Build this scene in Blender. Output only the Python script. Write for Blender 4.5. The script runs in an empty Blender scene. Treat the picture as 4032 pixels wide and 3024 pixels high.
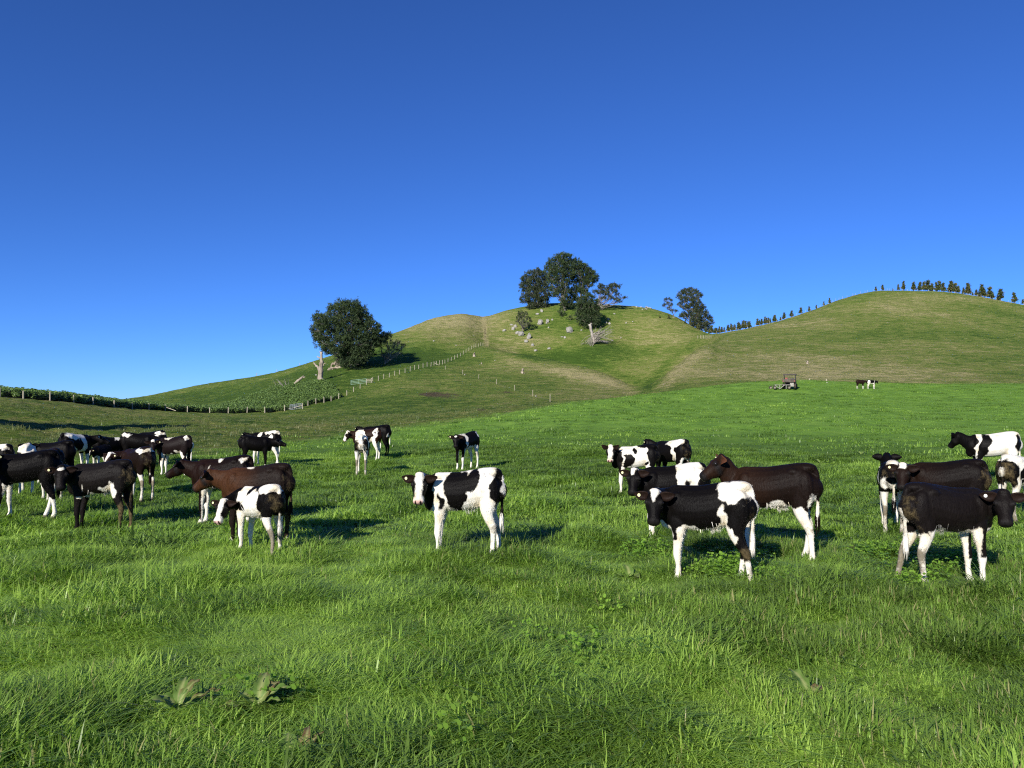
import bpy, bmesh, math, random
import numpy as np
from mathutils import Vector, Matrix, noise as mnoise

random.seed(7); RNG = np.random.default_rng(11)
sc = bpy.context.scene
COL = sc.collection
R = math.radians

# ------------------------------------------------------------------ camera
F = 3028.0; U0 = 2016.0; V0 = 1512.0; VH = 1590.0
PITCH = math.atan((VH - V0) / F)
EYE = 1.6
cam = bpy.data.cameras.new('camera'); cam.sensor_width = 36; cam.lens = 36 * F / 4032
cam.clip_start = 0.05; cam.clip_end = 6000
cam_o = bpy.data.objects.new('camera', cam); COL.objects.link(cam_o)
cam_o.location = (0, 0, EYE); cam_o.rotation_euler = (R(90) + PITCH, 0, 0)
sc.camera = cam_o

# ------------------------------------------------------------------ sky, sun, exposure
SUN_EL, SUN_AZ = R(25), R(207)            # azimuth clockwise from +Y
w = bpy.data.worlds.new('World'); sc.world = w; w.use_nodes = True
nt = w.node_tree; bg = nt.nodes['Background']
sky = nt.nodes.new('ShaderNodeTexSky'); sky.sky_type = 'NISHITA'; sky.sun_disc = False
sky.sun_elevation = SUN_EL; sky.sun_rotation = SUN_AZ
sky.air_density = 0.62; sky.dust_density = 0.0; sky.ozone_density = 10; sky.altitude = 0
tint = nt.nodes.new('ShaderNodeMix'); tint.data_type = 'RGBA'; tint.blend_type = 'MULTIPLY'
tint.inputs[0].default_value = 1.0; tint.inputs[7].default_value = (0.86, 1.02, 1.30, 1)
nt.links.new(sky.outputs[0], tint.inputs[6]); nt.links.new(tint.outputs[2], bg.inputs[0])
bg.inputs[1].default_value = 0.080
sun = bpy.data.lights.new('sun', 'SUN'); sun.energy = 4.8; sun.angle = R(0.53); sun.color = (1.0, 0.95, 0.86)
sun_o = bpy.data.objects.new('sun', sun); COL.objects.link(sun_o)
to_sun = Vector((math.sin(SUN_AZ) * math.cos(SUN_EL), math.cos(SUN_AZ) * math.cos(SUN_EL), math.sin(SUN_EL)))
sun_o.rotation_euler = to_sun.to_track_quat('Z', 'Y').to_euler()
sun_o.location = to_sun * 300
sc.view_settings.view_transform = 'Standard'; sc.view_settings.look = 'None'
sc.view_settings.exposure = 0.58; sc.view_settings.gamma = 1; sc.view_settings.use_curve_mapping = False
sc.render.engine = 'CYCLES'
sc.cycles.use_denoising = False; sc.cycles.pixel_filter_type = 'BLACKMAN_HARRIS'; sc.cycles.filter_width = 1.15
sc.cycles.max_bounces = 5; sc.cycles.diffuse_bounces = 2; sc.cycles.glossy_bounces = 2
sc.cycles.transmission_bounces = 3; sc.cycles.transparent_max_bounces = 4
sc.cycles.caustics_reflective = False; sc.cycles.caustics_refractive = False

# ------------------------------------------------------------------ helpers
def tag(o, label=None, cat=None, group=None, kind=None):
    if label: o['label'] = label
    if cat: o['category'] = cat
    if group: o['group'] = group
    if kind: o['kind'] = kind
    return o

def link(name, me, mats=None, parent=None, smooth=True):
    if mats is not None:
        for m in (mats if isinstance(mats, (list, tuple)) else [mats]): me.materials.append(m)
    if smooth and len(me.polygons): me.polygons.foreach_set('use_smooth', [True] * len(me.polygons))
    o = bpy.data.objects.new(name, me); COL.objects.link(o)
    if parent: o.parent = parent
    return o

def mesh(name, v, f):
    me = bpy.data.meshes.new(name); me.from_pydata([tuple(map(float, p)) for p in v], [], f); me.update(); return me

def empty(name, loc, rz=0):
    o = bpy.data.objects.new(name, None); COL.objects.link(o); o.empty_display_size = 0.2
    o.location = loc; o.rotation_euler = (0, 0, rz); return o

class MB:
    """collects raw geometry"""
    def __init__(s): s.v = []; s.f = []; s.a = []
    def add(s, v, f, a=None):
        b = len(s.v); s.v += [tuple(map(float, p)) for p in v]; s.f += [tuple(i + b for i in q) for q in f]
        s.a += [0.5 if a is None else a] * len(v)
    def box(s, c, d, rz=0, ry=0, rx=0):
        M = Matrix.Rotation(rz, 3, 'Z') @ Matrix.Rotation(ry, 3, 'Y') @ Matrix.Rotation(rx, 3, 'X')
        vs = [Vector(c) + M @ Vector((x * d[0] / 2, y * d[1] / 2, z * d[2] / 2)) for x in (-1, 1) for y in (-1, 1) for z in (-1, 1)]
        s.add(vs, [(0, 1, 3, 2), (4, 6, 7, 5), (0, 4, 5, 1), (2, 3, 7, 6), (0, 2, 6, 4), (1, 5, 7, 3)])
    def tube(s, pts, rad, n=7, cap=True, jit=0):
        pts = [Vector(p) for p in pts]; k = len(pts)
        if not hasattr(rad, '__len__'): rad = [rad] * k
        vs = []
        for i, p in enumerate(pts):
            t = (pts[min(i + 1, k - 1)] - pts[max(i - 1, 0)]).normalized()
            a = t.cross(Vector((0.13, 0.21, 1)) if abs(t.z) < .9 else Vector((1, .1, 0))).normalized(); b = t.cross(a)
            for j in range(n):
                q = 2 * math.pi * j / n; r = rad[i] * (1 + (random.uniform(-jit, jit) if jit else 0))
                vs.append(p + (a * math.cos(q) + b * math.sin(q)) * r)
        fs = [(i * n + j, i * n + (j + 1) % n, (i + 1) * n + (j + 1) % n, (i + 1) * n + j) for i in range(k - 1) for j in range(n)]
        if cap: fs += [tuple(range(n - 1, -1, -1)), tuple((k - 1) * n + j for j in range(n))]
        s.add(vs, fs)
    def build(s, name, mats, parent=None, smooth=False):
        return link(name, mesh(name, s.v, s.f), mats, parent, smooth)

def pchip(x, y, xq):
    x = np.asarray(x, float); y = np.asarray(y, float); h = np.diff(x); d = np.diff(y) / h
    m = np.zeros_like(y)
    for i in range(1, len(x) - 1):
        if d[i - 1] * d[i] > 0:
            w1 = 2 * h[i] + h[i - 1]; w2 = h[i] + 2 * h[i - 1]
            m[i] = (w1 + w2) / (w1 / d[i - 1] + w2 / d[i])
    m[0] = d[0]; m[-1] = d[-1]
    xq = np.clip(np.asarray(xq, float), x[0], x[-1])
    i = np.clip(np.searchsorted(x, xq, side='right') - 1, 0, len(x) - 2)
    t = (xq - x[i]) / h[i]; t2 = t * t; t3 = t2 * t
    return (2 * t3 - 3 * t2 + 1) * y[i] + (t3 - 2 * t2 + t) * h[i] * m[i] + (-2 * t3 + 3 * t2) * y[i + 1] + (t3 - t2) * h[i] * m[i + 1]

def sn(x, y, seed=0, oct=4):
    """cheap vectorised value noise, about -1..1"""
    out = 0; amp = 1; tot = 0
    for o in range(oct):
        xi = np.floor(x).astype(np.int64); yi = np.floor(y).astype(np.int64); fx = x - xi; fy = y - yi
        fx = fx * fx * (3 - 2 * fx); fy = fy * fy * (3 - 2 * fy)
        def h(a, b):
            n = (a * 374761393 + b * 668265263 + (seed + o * 17) * 982451653) & 0x7fffffff
            n = ((n ^ (n >> 13)) * 1274126177) & 0x7fffffff
            return ((n ^ (n >> 16)) & 0xffff) / 32767.5 - 1
        v = (h(xi, yi) * (1 - fx) + h(xi + 1, yi) * fx) * (1 - fy) + (h(xi, yi + 1) * (1 - fx) + h(xi + 1, yi + 1) * fx) * fy
        out = out + v * amp; tot += amp; amp *= .5; x = x * 2.03 + 7.1; y = y * 2.03 + 3.7
    return out / tot * 1.5

# ------------------------------------------------------------------ terrain heights (surveyed columns: bearing -> distance, sight line)
COLS = {
 0:    [(22,1800),(32,1748),(45,1693),(100,1562),(115,1555),(130,1550),(145,1556),(180,1575),(230,1590),(300,1640)],
 250:  [(22,1805),(35,1735),(55,1682),(112,1580),(125,1572),(140,1565),(155,1568),(190,1585),(240,1590),(300,1640)],
 530:  [(22,1808),(38,1725),(65,1672),(131,1610),(145,1598),(160,1588),(200,1590),(240,1580),(300,1566),(380,1640)],
 800:  [(22,1810),(40,1715),(70,1665),(148,1626),(165,1612),(180,1600),(200,1588),(240,1555),(300,1512),(400,1600)],
 1043: [(22,1812),(45,1705),(80,1665),(156,1627),(172,1585),(185,1550),(200,1530),(240,1500),(290,1475),(400,1600)],
 1250: [(22,1812),(45,1705),(90,1655),(160,1600),(175,1555),(190,1520),(205,1495),(225,1465),(290,1418),(400,1560)],
 1430: [(22,1812),(46,1695),(95,1640),(188,1522),(200,1500),(212,1465),(222,1440),(250,1400),(300,1352),(420,1520)],
 1600: [(22,1810),(48,1682),(100,1625),(198,1472),(215,1450),(235,1425),(255,1390),(285,1340),(320,1290),(440,1480)],
 1740: [(22,1808),(50,1672),(105,1615),(225,1441),(240,1420),(260,1390),(280,1350),(305,1290),(330,1236),(450,1420)],
 1850: [(22,1807),(52,1660),(108,1603),(195,1480),(240,1424),(270,1370),(287,1345),(314,1285),(344,1228),(460,1405)],
 1905: [(22,1806),(52,1657),(110,1600),(180,1500),(240,1430),(285,1362),(298,1360),(325,1300),(355,1244),(470,1400)],
 1960: [(22,1806),(54,1649),(110,1596),(172,1512),(225,1442),(268,1376),(292,1378),(323,1300),(362,1226),(475,1380)],
 2050: [(22,1806),(56,1638),(110,1590),(160,1530),(210,1460),(255,1392),(282,1412),(320,1300),(370,1205),(480,1360)],
 2200: [(22,1806),(62,1612),(110,1580),(150,1545),(190,1500),(240,1420),(278,1452),(320,1300),(372,1188),(480,1340)],
 2400: [(22,1805),(72,1573),(110,1574),(145,1555),(175,1525),(215,1475),(258,1515),(310,1350),(370,1195),(480,1340)],
 2520: [(22,1805),(78,1555),(110,1575),(140,1560),(165,1545),(190,1525),(238,1545),(300,1400),(368,1202),(480,1340)],
 2580: [(22,1805),(80,1550),(110,1568),(130,1552),(150,1535),(175,1500),(238,1530),(300,1390),(363,1212),(480,1350)],
 2660: [(22,1805),(84,1540),(110,1558),(130,1538),(155,1500),(185,1440),(245,1492),(300,1370),(358,1240),(480,1380)],
 2780: [(22,1805),(88,1525),(110,1545),(130,1525),(165,1450),(215,1352),(262,1395),(300,1340),(345,1312),(480,1400)],
 2850: [(22,1805),(90,1515),(110,1535),(130,1515),(170,1440),(230,1345),(262,1324),(285,1313),(310,1307),(450,1400)],
 3000: [(22,1805),(94,1503),(115,1522),(135,1500),(175,1430),(230,1340),(265,1302),(290,1287),(312,1279),(450,1380)],
 3200: [(22,1804),(98,1499),(120,1520),(140,1498),(180,1420),(230,1330),(270,1270),(295,1240),(320,1218),(450,1320)],
 3340: [(22,1804),(100,1505),(120,1525),(140,1500),(180,1420),(235,1320),(280,1240),(305,1195),(330,1163),(450,1280)],
 3500: [(22,1804),(102,1509),(122,1525),(142,1500),(182,1415),(240,1310),(285,1220),(315,1170),(340,1137),(450,1250)],
 3720: [(22,1804),(102,1513),(122,1525),(142,1500),(182,1415),(240,1310),(285,1225),(315,1175),(340,1142),(450,1250)],
 4032: [(22,1804),(102,1511),(122,1525),(142,1502),(182,1425),(240,1330),(285,1260),(315,1222),(340,1192),(450,1300)],
 4700: [(22,1804),(102,1515),(122,1530),(142,1515),(182,1450),(240,1380),(285,1330),(315,1300),(340,1280),(450,1400)],
}
us = sorted(COLS)
for u in us:
    (r1, v1), (r2, v2) = COLS[u][0], COLS[u][1]
    z1 = EYE + r1 * (VH - v1) / F; z2 = EYE + r2 * (VH - v2) / F; rm = r1 + .55 * (r2 - r1)
    k = .55 - .19 * min(1, max(0, (u - 2200) / 500)); zm = z1 + (z2 - z1) * k
    COLS[u] = [(r1, v1), (rm, VH - F * (zm - EYE) / rm)] + COLS[u][1:]
TH = np.array([math.atan((u - U0) / F) for u in us])
LR = np.array([[0.01, 12.0] + [k[0] / math.cos(math.atan((u - U0) / F)) for k in COLS[u]] + [700.0, 1800.0] for u in us])
LZ = np.array([[0.0, 0.0] + [EYE + k[0] * (VH - k[1]) / F for k in COLS[u]] + [-6.0, -12.0] for u in us])
NTH = 1801
THG = np.linspace(-math.pi, math.pi, NTH); NRG = 640
RG = np.geomspace(0.4, 1400, NRG)
ZG = np.zeros((NTH, NRG))
lr = np.array([np.interp(THG, TH, LR[:, k]) for k in range(LR.shape[1])]).T
lz = np.array([pchip(TH, LZ[:, k], THG) for k in range(LZ.shape[1])]).T
edge = np.clip((np.abs(THG) - 0.75) / 0.7, 0, 1); edge = edge * edge * (3 - 2 * edge)   # fades to gentle paddocks round the back
for i in range(NTH):
    zz = pchip(lr[i], lz[i], RG)
    back = 2.2 * np.sin(RG / 60.0 + 2 * math.sin(THG[i] * 2)) * np.clip((RG - 25) / 60, 0, 1)
    ZG[i] = zz * (1 - edge[i]) + back * edge[i]
ker = np.exp(-0.5 * (np.arange(-6, 7) / 2.6) ** 2); ker /= ker.sum()
ZG = np.apply_along_axis(lambda c: np.convolve(np.concatenate([c[-7:-1], c, c[1:7]]), ker, 'valid'), 0, ZG)
kr = np.exp(-0.5 * (np.arange(-5, 6) / 2.0) ** 2); kr /= kr.sum()
ZG[:, 5:-5] = np.apply_along_axis(lambda c: np.convolve(c, kr, 'valid'), 1, ZG)
XG = np.sin(THG)[:, None] * RG[None]; YG = np.cos(THG)[:, None] * RG[None]
# unseen knoll added left of the view to throw the left bank's long shadow
ZG += 17 * np.exp(-(((XG + 44) / 11.0) ** 2 + ((YG - 27) / 12.0) ** 2)) * (1 + .12 * np.sin(XG * .9) * np.sin(YG * 1.1 + 1))
LRG = np.log(RG)

def bilin(G, x, y):
    th = np.arctan2(x, y); r = np.maximum(np.hypot(x, y), RG[0])
    a = (th + math.pi) / (2 * math.pi) * (NTH - 1); b = (np.log(r) - LRG[0]) / (LRG[1] - LRG[0])
    i = np.clip(np.floor(a).astype(int), 0, NTH - 2); j = np.clip(np.floor(b).astype(int), 0, NRG - 2)
    fa = np.clip(a - i, 0, 1); fb = np.clip(b - j, 0, 1)
    return (G[i, j] * (1 - fa) + G[i + 1, j] * fa) * (1 - fb) + (G[i, j + 1] * (1 - fa) + G[i + 1, j + 1] * fa) * fb

def lushness(x, y):
    """1 in the bright paddock, 0 on the poorer slopes"""
    r = np.hypot(x, y); u = U0 + F * x / np.maximum(y, 1e-3); u = np.where(y <= 0, np.where(x < 0, -3000, 9000), u)
    rb = np.interp(u, [-600, 0, 600, 1043, 1250, 1500, 1700, 1900, 2050, 2200, 2400, 2580, 2780, 3000, 3300, 4700],
                      [17, 18, 22, 30, 38, 48, 56, 62, 72, 92, 104, 112, 116, 120, 124, 126])
    r = np.where(y > .4 * r, y, r)
    return 1 / (1 + np.exp((r - rb * (1 + 0.10 * sn(x * .13, y * .13, 5))) / (rb * .035)))

def rough(x, y):
    l = 1 - lushness(x, y); r = np.hypot(x, y)
    d = l * (0.11 * sn(x * .55, y * .9, 3, 3) + 0.05 * sn(x * 1.7, y * 1.7, 4, 2)) * np.clip(r / 40, .5, 1.6)
    bank = np.exp(-((x + 38) / 26) ** 2 - ((y - 58) / 26) ** 2)
    d = d + bank * 0.30 * sn(x * .35 + 5, y * .8, 8, 3)
    d = d + (1 - l) * ((0.050 * sn(x * 1.3, y * 1.3, 6, 2) + .03 * np.clip((r - 12) / 20, 0, 1.6) * sn(x * .5, y * .8, 7, 3)) + 0.05 * sn(x * .2, y * .2, 9, 2)) * np.clip((r - 1) / 3, 0, 1)
    return d
RGH = rough(XG, YG)
ZT = ZG + RGH
def H(x, y): return float(bilin(ZT, np.array([x]), np.array([y]))[0])
def HV(x, y): return bilin(ZT, x, y)

def ray(u, v):
    a = (u - U0) / F; b = (V0 - v) / F; cp, sp = math.cos(PITCH), math.sin(PITCH)
    return Vector((a, cp - b * sp, sp + b * cp))
def hit(u, v, rmin=2.0, rmax=700):
    d = ray(u, v); d = d / d.y
    t = np.geomspace(rmin, rmax, 2500)
    z = EYE + d.z * t; g = HV(d.x * t, t); k = np.nonzero(z <= g)[0]
    if len(k) == 0: k = [int(np.argmin(z - g))]
    return Vector((d.x * t[k[0]], t[k[0]], g[k[0]]))
def crest_y(u, y0=250, y1=420):
    d = ray(u, 1200); d = d / d.y; t = np.linspace(y0, y1, 700); return float(t[int(np.argmax((HV(d.x * t, t) - EYE) / t))])
def at(u, v, y):
    d = ray(u, v); d = d / d.y
    return Vector((d.x * y, y, EYE + d.z * y))

# ------------------------------------------------------------------ material helpers
def newmat(name, rough_=0.8, spec=0.3):
    m = bpy.data.materials.new(name); m.use_nodes = True; n = m.node_tree.nodes; b = n['Principled BSDF']
    b.inputs['Roughness'].default_value = rough_; b.inputs['Specular IOR Level'].default_value = spec
    return m, n, m.node_tree.links, b
def ramp(n, l, fac, stops):
    r = n.new('ShaderNodeValToRGB'); e = r.color_ramp.elements
    while len(e) < len(stops): e.new(0.5)
    for i, (p, c) in enumerate(stops): e[i].position = p; e[i].color = (*c, 1)
    l.new(fac, r.inputs[0]); return r.outputs[0]
def mixc(n, l, fac, a, b, mode='MIX'):
    m = n.new('ShaderNodeMix'); m.data_type = 'RGBA'; m.blend_type = mode
    for s, i in ((fac, 0), (a, 6), (b, 7)):
        if hasattr(s, 'is_linked'): l.new(s, m.inputs[i])
        elif i == 0: m.inputs[0].default_value = s
        else: m.inputs[i].default_value = (*s, 1)
    return m.outputs[2]
def mth(n, l, op, a, b=None, c=None):
    m = n.new('ShaderNodeMath'); m.operation = op
    for s, i in ((a, 0), (b, 1), (c, 2)):
        if s is None: continue
        if hasattr(s, 'is_linked'): l.new(s, m.inputs[i])
        else: m.inputs[i].default_value = s
    return m.outputs[0]
def noi(n, l, vec, scale, detail=4, rough_=.55, dist=0):
    t = n.new('ShaderNodeTexNoise'); t.inputs['Scale'].default_value = scale; t.inputs['Detail'].default_value = detail
    t.inputs['Roughness'].default_value = rough_; t.inputs['Distortion'].default_value = dist
    if vec is not None: l.new(vec, t.inputs['Vector'])
    return t.outputs[0]
def attr(n, name, typ='GEOMETRY'):
    a = n.new('ShaderNodeAttribute'); a.attribute_name = name; a.attribute_type = typ; return a
def mapping(n, l, vec, scale):
    m = n.new('ShaderNodeMapping'); m.inputs['Scale'].default_value = scale; l.new(vec, m.inputs[0]); return m.outputs[0]
def bump(n, l, b, h, strength, dist):
    k = n.new('ShaderNodeBump'); k.inputs['Strength'].default_value = strength; k.inputs['Distance'].default_value = dist
    l.new(h, k.inputs['Height']); l.new(k.outputs[0], b.inputs['Normal'])

def mat_ground():
    m, n, l, b = newmat('pasture', .95, .1)
    tc = n.new('ShaderNodeTexCoord').outputs['Object']
    lush = attr(n, 'lush').outputs['Fac']; dry = attr(n, 'dry').outputs['Fac']; soil = attr(n, 'soil').outputs['Fac']
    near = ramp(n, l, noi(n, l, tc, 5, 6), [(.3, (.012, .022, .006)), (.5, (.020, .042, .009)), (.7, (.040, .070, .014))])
    far1 = ramp(n, l, noi(n, l, tc, .35, 8, .65), [(.33, (.090, .185, .024)), (.5, (.145, .275, .036)), (.66, (.205, .340, .050))])
    far2 = ramp(n, l, noi(n, l, mapping(n, l, tc, (1, .45, 1)), 1.6, 6, .7), [(.35, (.070, .150, .018)), (.65, (.170, .300, .040))])
    lushc = mixc(n, l, .5, far1, far2)
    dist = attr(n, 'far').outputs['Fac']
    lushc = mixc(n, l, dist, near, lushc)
    # hill pasture: green flushes, dried tan grass lying along the contours
    q = mapping(n, l, tc, (.22, .22, 1.5))
    n1 = noi(n, l, q, 1.0, 10, .78, .8)
    n2 = noi(n, l, mapping(n, l, tc, (.022, .022, .05)), 1.0, 4)
    n3 = noi(n, l, tc, 2.4, 5, .7)
    s = mth(n, l, 'ADD', mth(n, l, 'MULTIPLY', n1, 1.1), mth(n, l, 'MULTIPLY', n2, .55))
    s = mth(n, l, 'ADD', s, mth(n, l, 'MULTIPLY', n3, .60))
    s = mth(n, l, 'ADD', s, mth(n, l, 'MULTIPLY', mth(n, l, 'SUBTRACT', dry, .5), .32))
    s = mth(n, l, 'MULTIPLY_ADD', s, 2.7, -2.56)
    hill = ramp(n, l, s, [(.05, (.060, .115, .016)), (.30, (.135, .205, .032)), (.54, (.190, .225, .050)), (.80, (.275, .270, .095)), (1.0, (.42, .37, .17))])
    dk = ramp(n, l, noi(n, l, mapping(n, l, tc, (.3, .3, 2.6)), 1.4, 5, .7), [(.30, (.45, .46, .38)), (.42, (1, 1, 1))])
    hill = mixc(n, l, .55, hill, mixc(n, l, 1, hill, dk, 'MULTIPLY'))
    c = mixc(n, l, lush, hill, lushc)
    sn_ = noi(n, l, tc, 1.3, 6, .7)
    sf = mth(n, l, 'MULTIPLY_ADD', mth(n, l, 'SUBTRACT', mth(n, l, 'ADD', soil, sn_), .92), 7, 0); sf.node.use_clamp = True
    so = ramp(n, l, noi(n, l, tc, 3.1, 4), [(.3, (.045, .034, .020)), (.6, (.13, .105, .055)), (.8, (.25, .20, .12))])
    c = mixc(n, l, sf, c, so)
    l.new(c, b.inputs['Base Color'])
    h = mth(n, l, 'ADD', noi(n, l, mapping(n, l, tc, (.35, .35, 3.0)), 1.2, 8, .72), mth(n, l, 'MULTIPLY', noi(n, l, tc, 2.5, 7, .78), .7))
    bump(n, l, b, h, 1.0, .9)
    kb = [q for q in n if q.type == 'BUMP'][0]; l.new(mth(n, l, 'MULTIPLY_ADD', lush, -.72, 1.0), kb.inputs['Strength'])
    return m
M_GROUND = mat_ground()

# ------------------------------------------------------------------ terrain mesh
def build_ground():
    tin = np.linspace(-.70, .70, 460); step = 2 * math.pi
    tout = np.concatenate([np.linspace(-math.pi, -.70, 60, endpoint=False), tin, np.linspace(.70, math.pi, 61)[1:-1]])
    rr = np.concatenate([np.geomspace(.45, 10, 80), np.geomspace(10, 400, 400)[1:], np.geomspace(400, 1400, 24)[1:]])
    T, Q = np.meshgrid(tout, rr, indexing='ij'); X = np.sin(T) * Q; Y = np.cos(T) * Q
    Z = HV(X.ravel(), Y.ravel())
    n, k = T.shape
    co = np.stack([X.ravel(), Y.ravel(), Z], 1)
    i = np.arange(n)[:, None]; j = np.arange(k - 1)[None]
    i2 = (i + 1) % n
    a = (i * k + j).ravel(); b2 = (i2 * k + j).ravel(); c2 = (i2 * k + j + 1).ravel(); d2 = (i * k + j + 1).ravel()
    faces = np.stack([a, d2, c2, b2], 1)
    ctr = len(co); co = np.vstack([co, [[0, 0, H(0, .5)]]])
    me = bpy.data.meshes.new('ground')
    nf = len(faces); tri = np.array([[ctr, q * k, ((q + 1) % n) * k] for q in range(n)])
    me.vertices.add(len(co)); me.vertices.foreach_set('co', co.ravel())
    loops = np.concatenate([faces.ravel(), tri.ravel()]); me.loops.add(len(loops)); me.loops.foreach_set('vertex_index', loops)
    me.polygons.add(nf + n)
    me.polygons.foreach_set('loop_start', np.concatenate([np.arange(nf) * 4, nf * 4 + np.arange(n) * 3]))
    me.update(calc_edges=True); me.validate()
    x, y, z = co.T; r = np.hypot(x, y)
    L = lushness(x, y)
    u = np.where(y > 0, U0 + F * x / np.maximum(y, 1e-3), np.where(x < 0, -3000, 9000)); v = VH - F * (z - EYE) / np.maximum(y, 1)
    def g(cu, cv, su, sv): return np.exp(-((u - cu) / su) ** 2 - ((v - cv) / sv) ** 2) * (r > 30)
    dry = .42 + .45 * g(1750, 1290, 190, 70) + .12 * g(2600, 1290, 190, 95) + .10 * g(1300, 1700, 400, 60) - .5 * g(1650, 1400, 200, 60)
    dry += .45 * g(2350, 1490, 170, 60) + .40 * g(3200, 1450, 700, 70) - .45 * g(2230, 1400, 200, 45) + .3 * g(2080, 1350, 120, 60)
    dry += .40 * g(3000, 1320, 300, 45) + .3 * g(3600, 1200, 420, 50) - .3 * g(3450, 1320, 500, 26) - .35 * g(900, 1560, 500, 60) + .05 * g(250, 1640, 250, 60)
    dry -= .25 * g(1500, 1600, 300, 50) + .3 * g(1200, 1450, 300, 60) + .35 * g(3500, 1520, 700, 14) * 0
    soil = .47 * g(1780, 1560, 130, 26) + .52 * g(1910, 1300, 7, 70) + .34 * g(2150, 1262, 90, 28) + .30 * g(2260, 1330, 60, 22) + .5 * g(2000, 1545, 70, 9) + .62 * g(1893, 1612, 34, 8) + .5 * g(1690, 1552, 60, 10)
    soil += .32 * g(2000, 1330, 70, 30) + .45 * g(1460, 1453, 90, 8) + .35 * g(200, 1670, 220, 30) + .5 * g(2030, 1450, 12, 5) + .45 * g(2170, 1330, 30, 9) + .4 * g(2095, 1590, 60, 22) + .35 * g(1430, 1525, 60, 15)
    def seg(pts, wd):
        m = np.zeros_like(u)
        for (a0, b0), (a1, b1) in zip(pts[:-1], pts[1:]):
            L2 = (a1 - a0) ** 2 + (b1 - b0) ** 2; t = np.clip(((u - a0) * (a1 - a0) + (v - b0) * (b1 - b0)) / L2, 0, 1)
            m = np.maximum(m, np.exp(-(((u - a0 - t * (a1 - a0)) ** 2 + (v - b0 - t * (b1 - b0)) ** 2)) / wd ** 2))
        return m * (r > 100)
    dry -= .45 * seg([(2060, 1395), (2200, 1408), (2330, 1440), (2450, 1490), (2540, 1520)], 26) + .30 * seg([(2560, 1520), (2620, 1440), (2700, 1375), (2780, 1345)], 20)
    dry += .38 * seg([(1960, 1405), (2100, 1432), (2250, 1462), (2400, 1505), (2490, 1540)], 24) + .35 * seg([(2620, 1520), (2690, 1440), (2780, 1380)], 26)
    dry += .8 * seg([(1903, 1245), (1908, 1300), (1916, 1360)], 6)
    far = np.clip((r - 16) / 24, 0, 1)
    for nm, arr in (('lush', L), ('dry', dry), ('soil', soil), ('far', far)):
        at_ = me.attributes.new(nm, 'FLOAT', 'POINT'); at_.data.foreach_set('value', np.ascontiguousarray(arr, dtype=np.float32))
    o = link('ground', me, M_GROUND)
    tag(o, 'rolling green pasture rising to dry grassy hills', None, None, 'structure')
    return o
build_ground()

# ------------------------------------------------------------------ scatter by geometry nodes
def scatter(name, P, rz, scl, tnt, sources, tilt=None, pick=None):
    """one object of kind stuff: instances of the source meshes at points"""
    me = bpy.data.meshes.new(name); n = len(P)
    me.vertices.add(n); me.vertices.foreach_set('co', np.ascontiguousarray(P, dtype=np.float32).ravel())
    rot = np.zeros((n, 3), np.float32); rot[:, 2] = rz
    if tilt is not None: rot[:, 0] = tilt
    a = me.attributes.new('rot', 'FLOAT_VECTOR', 'POINT'); a.data.foreach_set('vector', rot.ravel())
    s = np.asarray(scl, np.float32); s = np.stack([s] * 3, 1) if s.ndim == 1 else s
    a = me.attributes.new('scl', 'FLOAT_VECTOR', 'POINT'); a.data.foreach_set('vector', np.ascontiguousarray(s).ravel())
    a = me.attributes.new('tint', 'FLOAT', 'POINT'); a.data.foreach_set('value', np.asarray(tnt, np.float32))
    a = me.attributes.new('pick', 'INT', 'POINT'); a.data.foreach_set('value', (RNG.integers(0, len(sources), n) if pick is None else pick).astype(np.int32))
    o = link(name, me, None, None, False)
    c = bpy.data.collections.new(name + '_sources')
    for k, (sm, mt) in enumerate(sources):
        so = bpy.data.objects.new(f'{name}_tuft_{k}', sm)
        if mt and not sm.materials: sm.materials.append(mt)
        c.objects.link(so)
    g = bpy.data.node_groups.new(name, 'GeometryNodeTree')
    g.interface.new_socket('Geometry', in_out='INPUT', socket_type='NodeSocketGeometry')
    g.interface.new_socket('Geometry', in_out='OUTPUT', socket_type='NodeSocketGeometry')
    N = g.nodes; Lk = g.links
    gi = N.new('NodeGroupInput'); go = N.new('NodeGroupOutput'); ip = N.new('GeometryNodeInstanceOnPoints')
    ci = N.new('GeometryNodeCollectionInfo'); ci.inputs['Collection'].default_value = c
    ci.inputs['Separate Children'].default_value = True; ci.inputs['Reset Children'].default_value = True
    mp = N.new('GeometryNodeMeshToPoints')
    def na(nm, ty):
        q = N.new('GeometryNodeInputNamedAttribute'); q.data_type = ty; q.inputs['Name'].default_value = nm; return q.outputs['Attribute']
    Lk.new(gi.outputs[0], mp.inputs['Mesh']); Lk.new(mp.outputs[0], ip.inputs['Points'])
    Lk.new(ci.outputs[0], ip.inputs['Instance']); ip.inputs['Pick Instance'].default_value = True
    Lk.new(na('pick', 'INT'), ip.inputs['Instance Index'])
    er = N.new('FunctionNodeEulerToRotation'); Lk.new(na('rot', 'FLOAT_VECTOR'), er.inputs[0]); Lk.new(er.outputs[0], ip.inputs['Rotation'])
    Lk.new(na('scl', 'FLOAT_VECTOR'), ip.inputs['Scale']); Lk.new(ip.outputs[0], go.inputs[0])
    md = o.modifiers.new('scatter', 'NODES'); md.node_group = g
    return o

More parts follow.
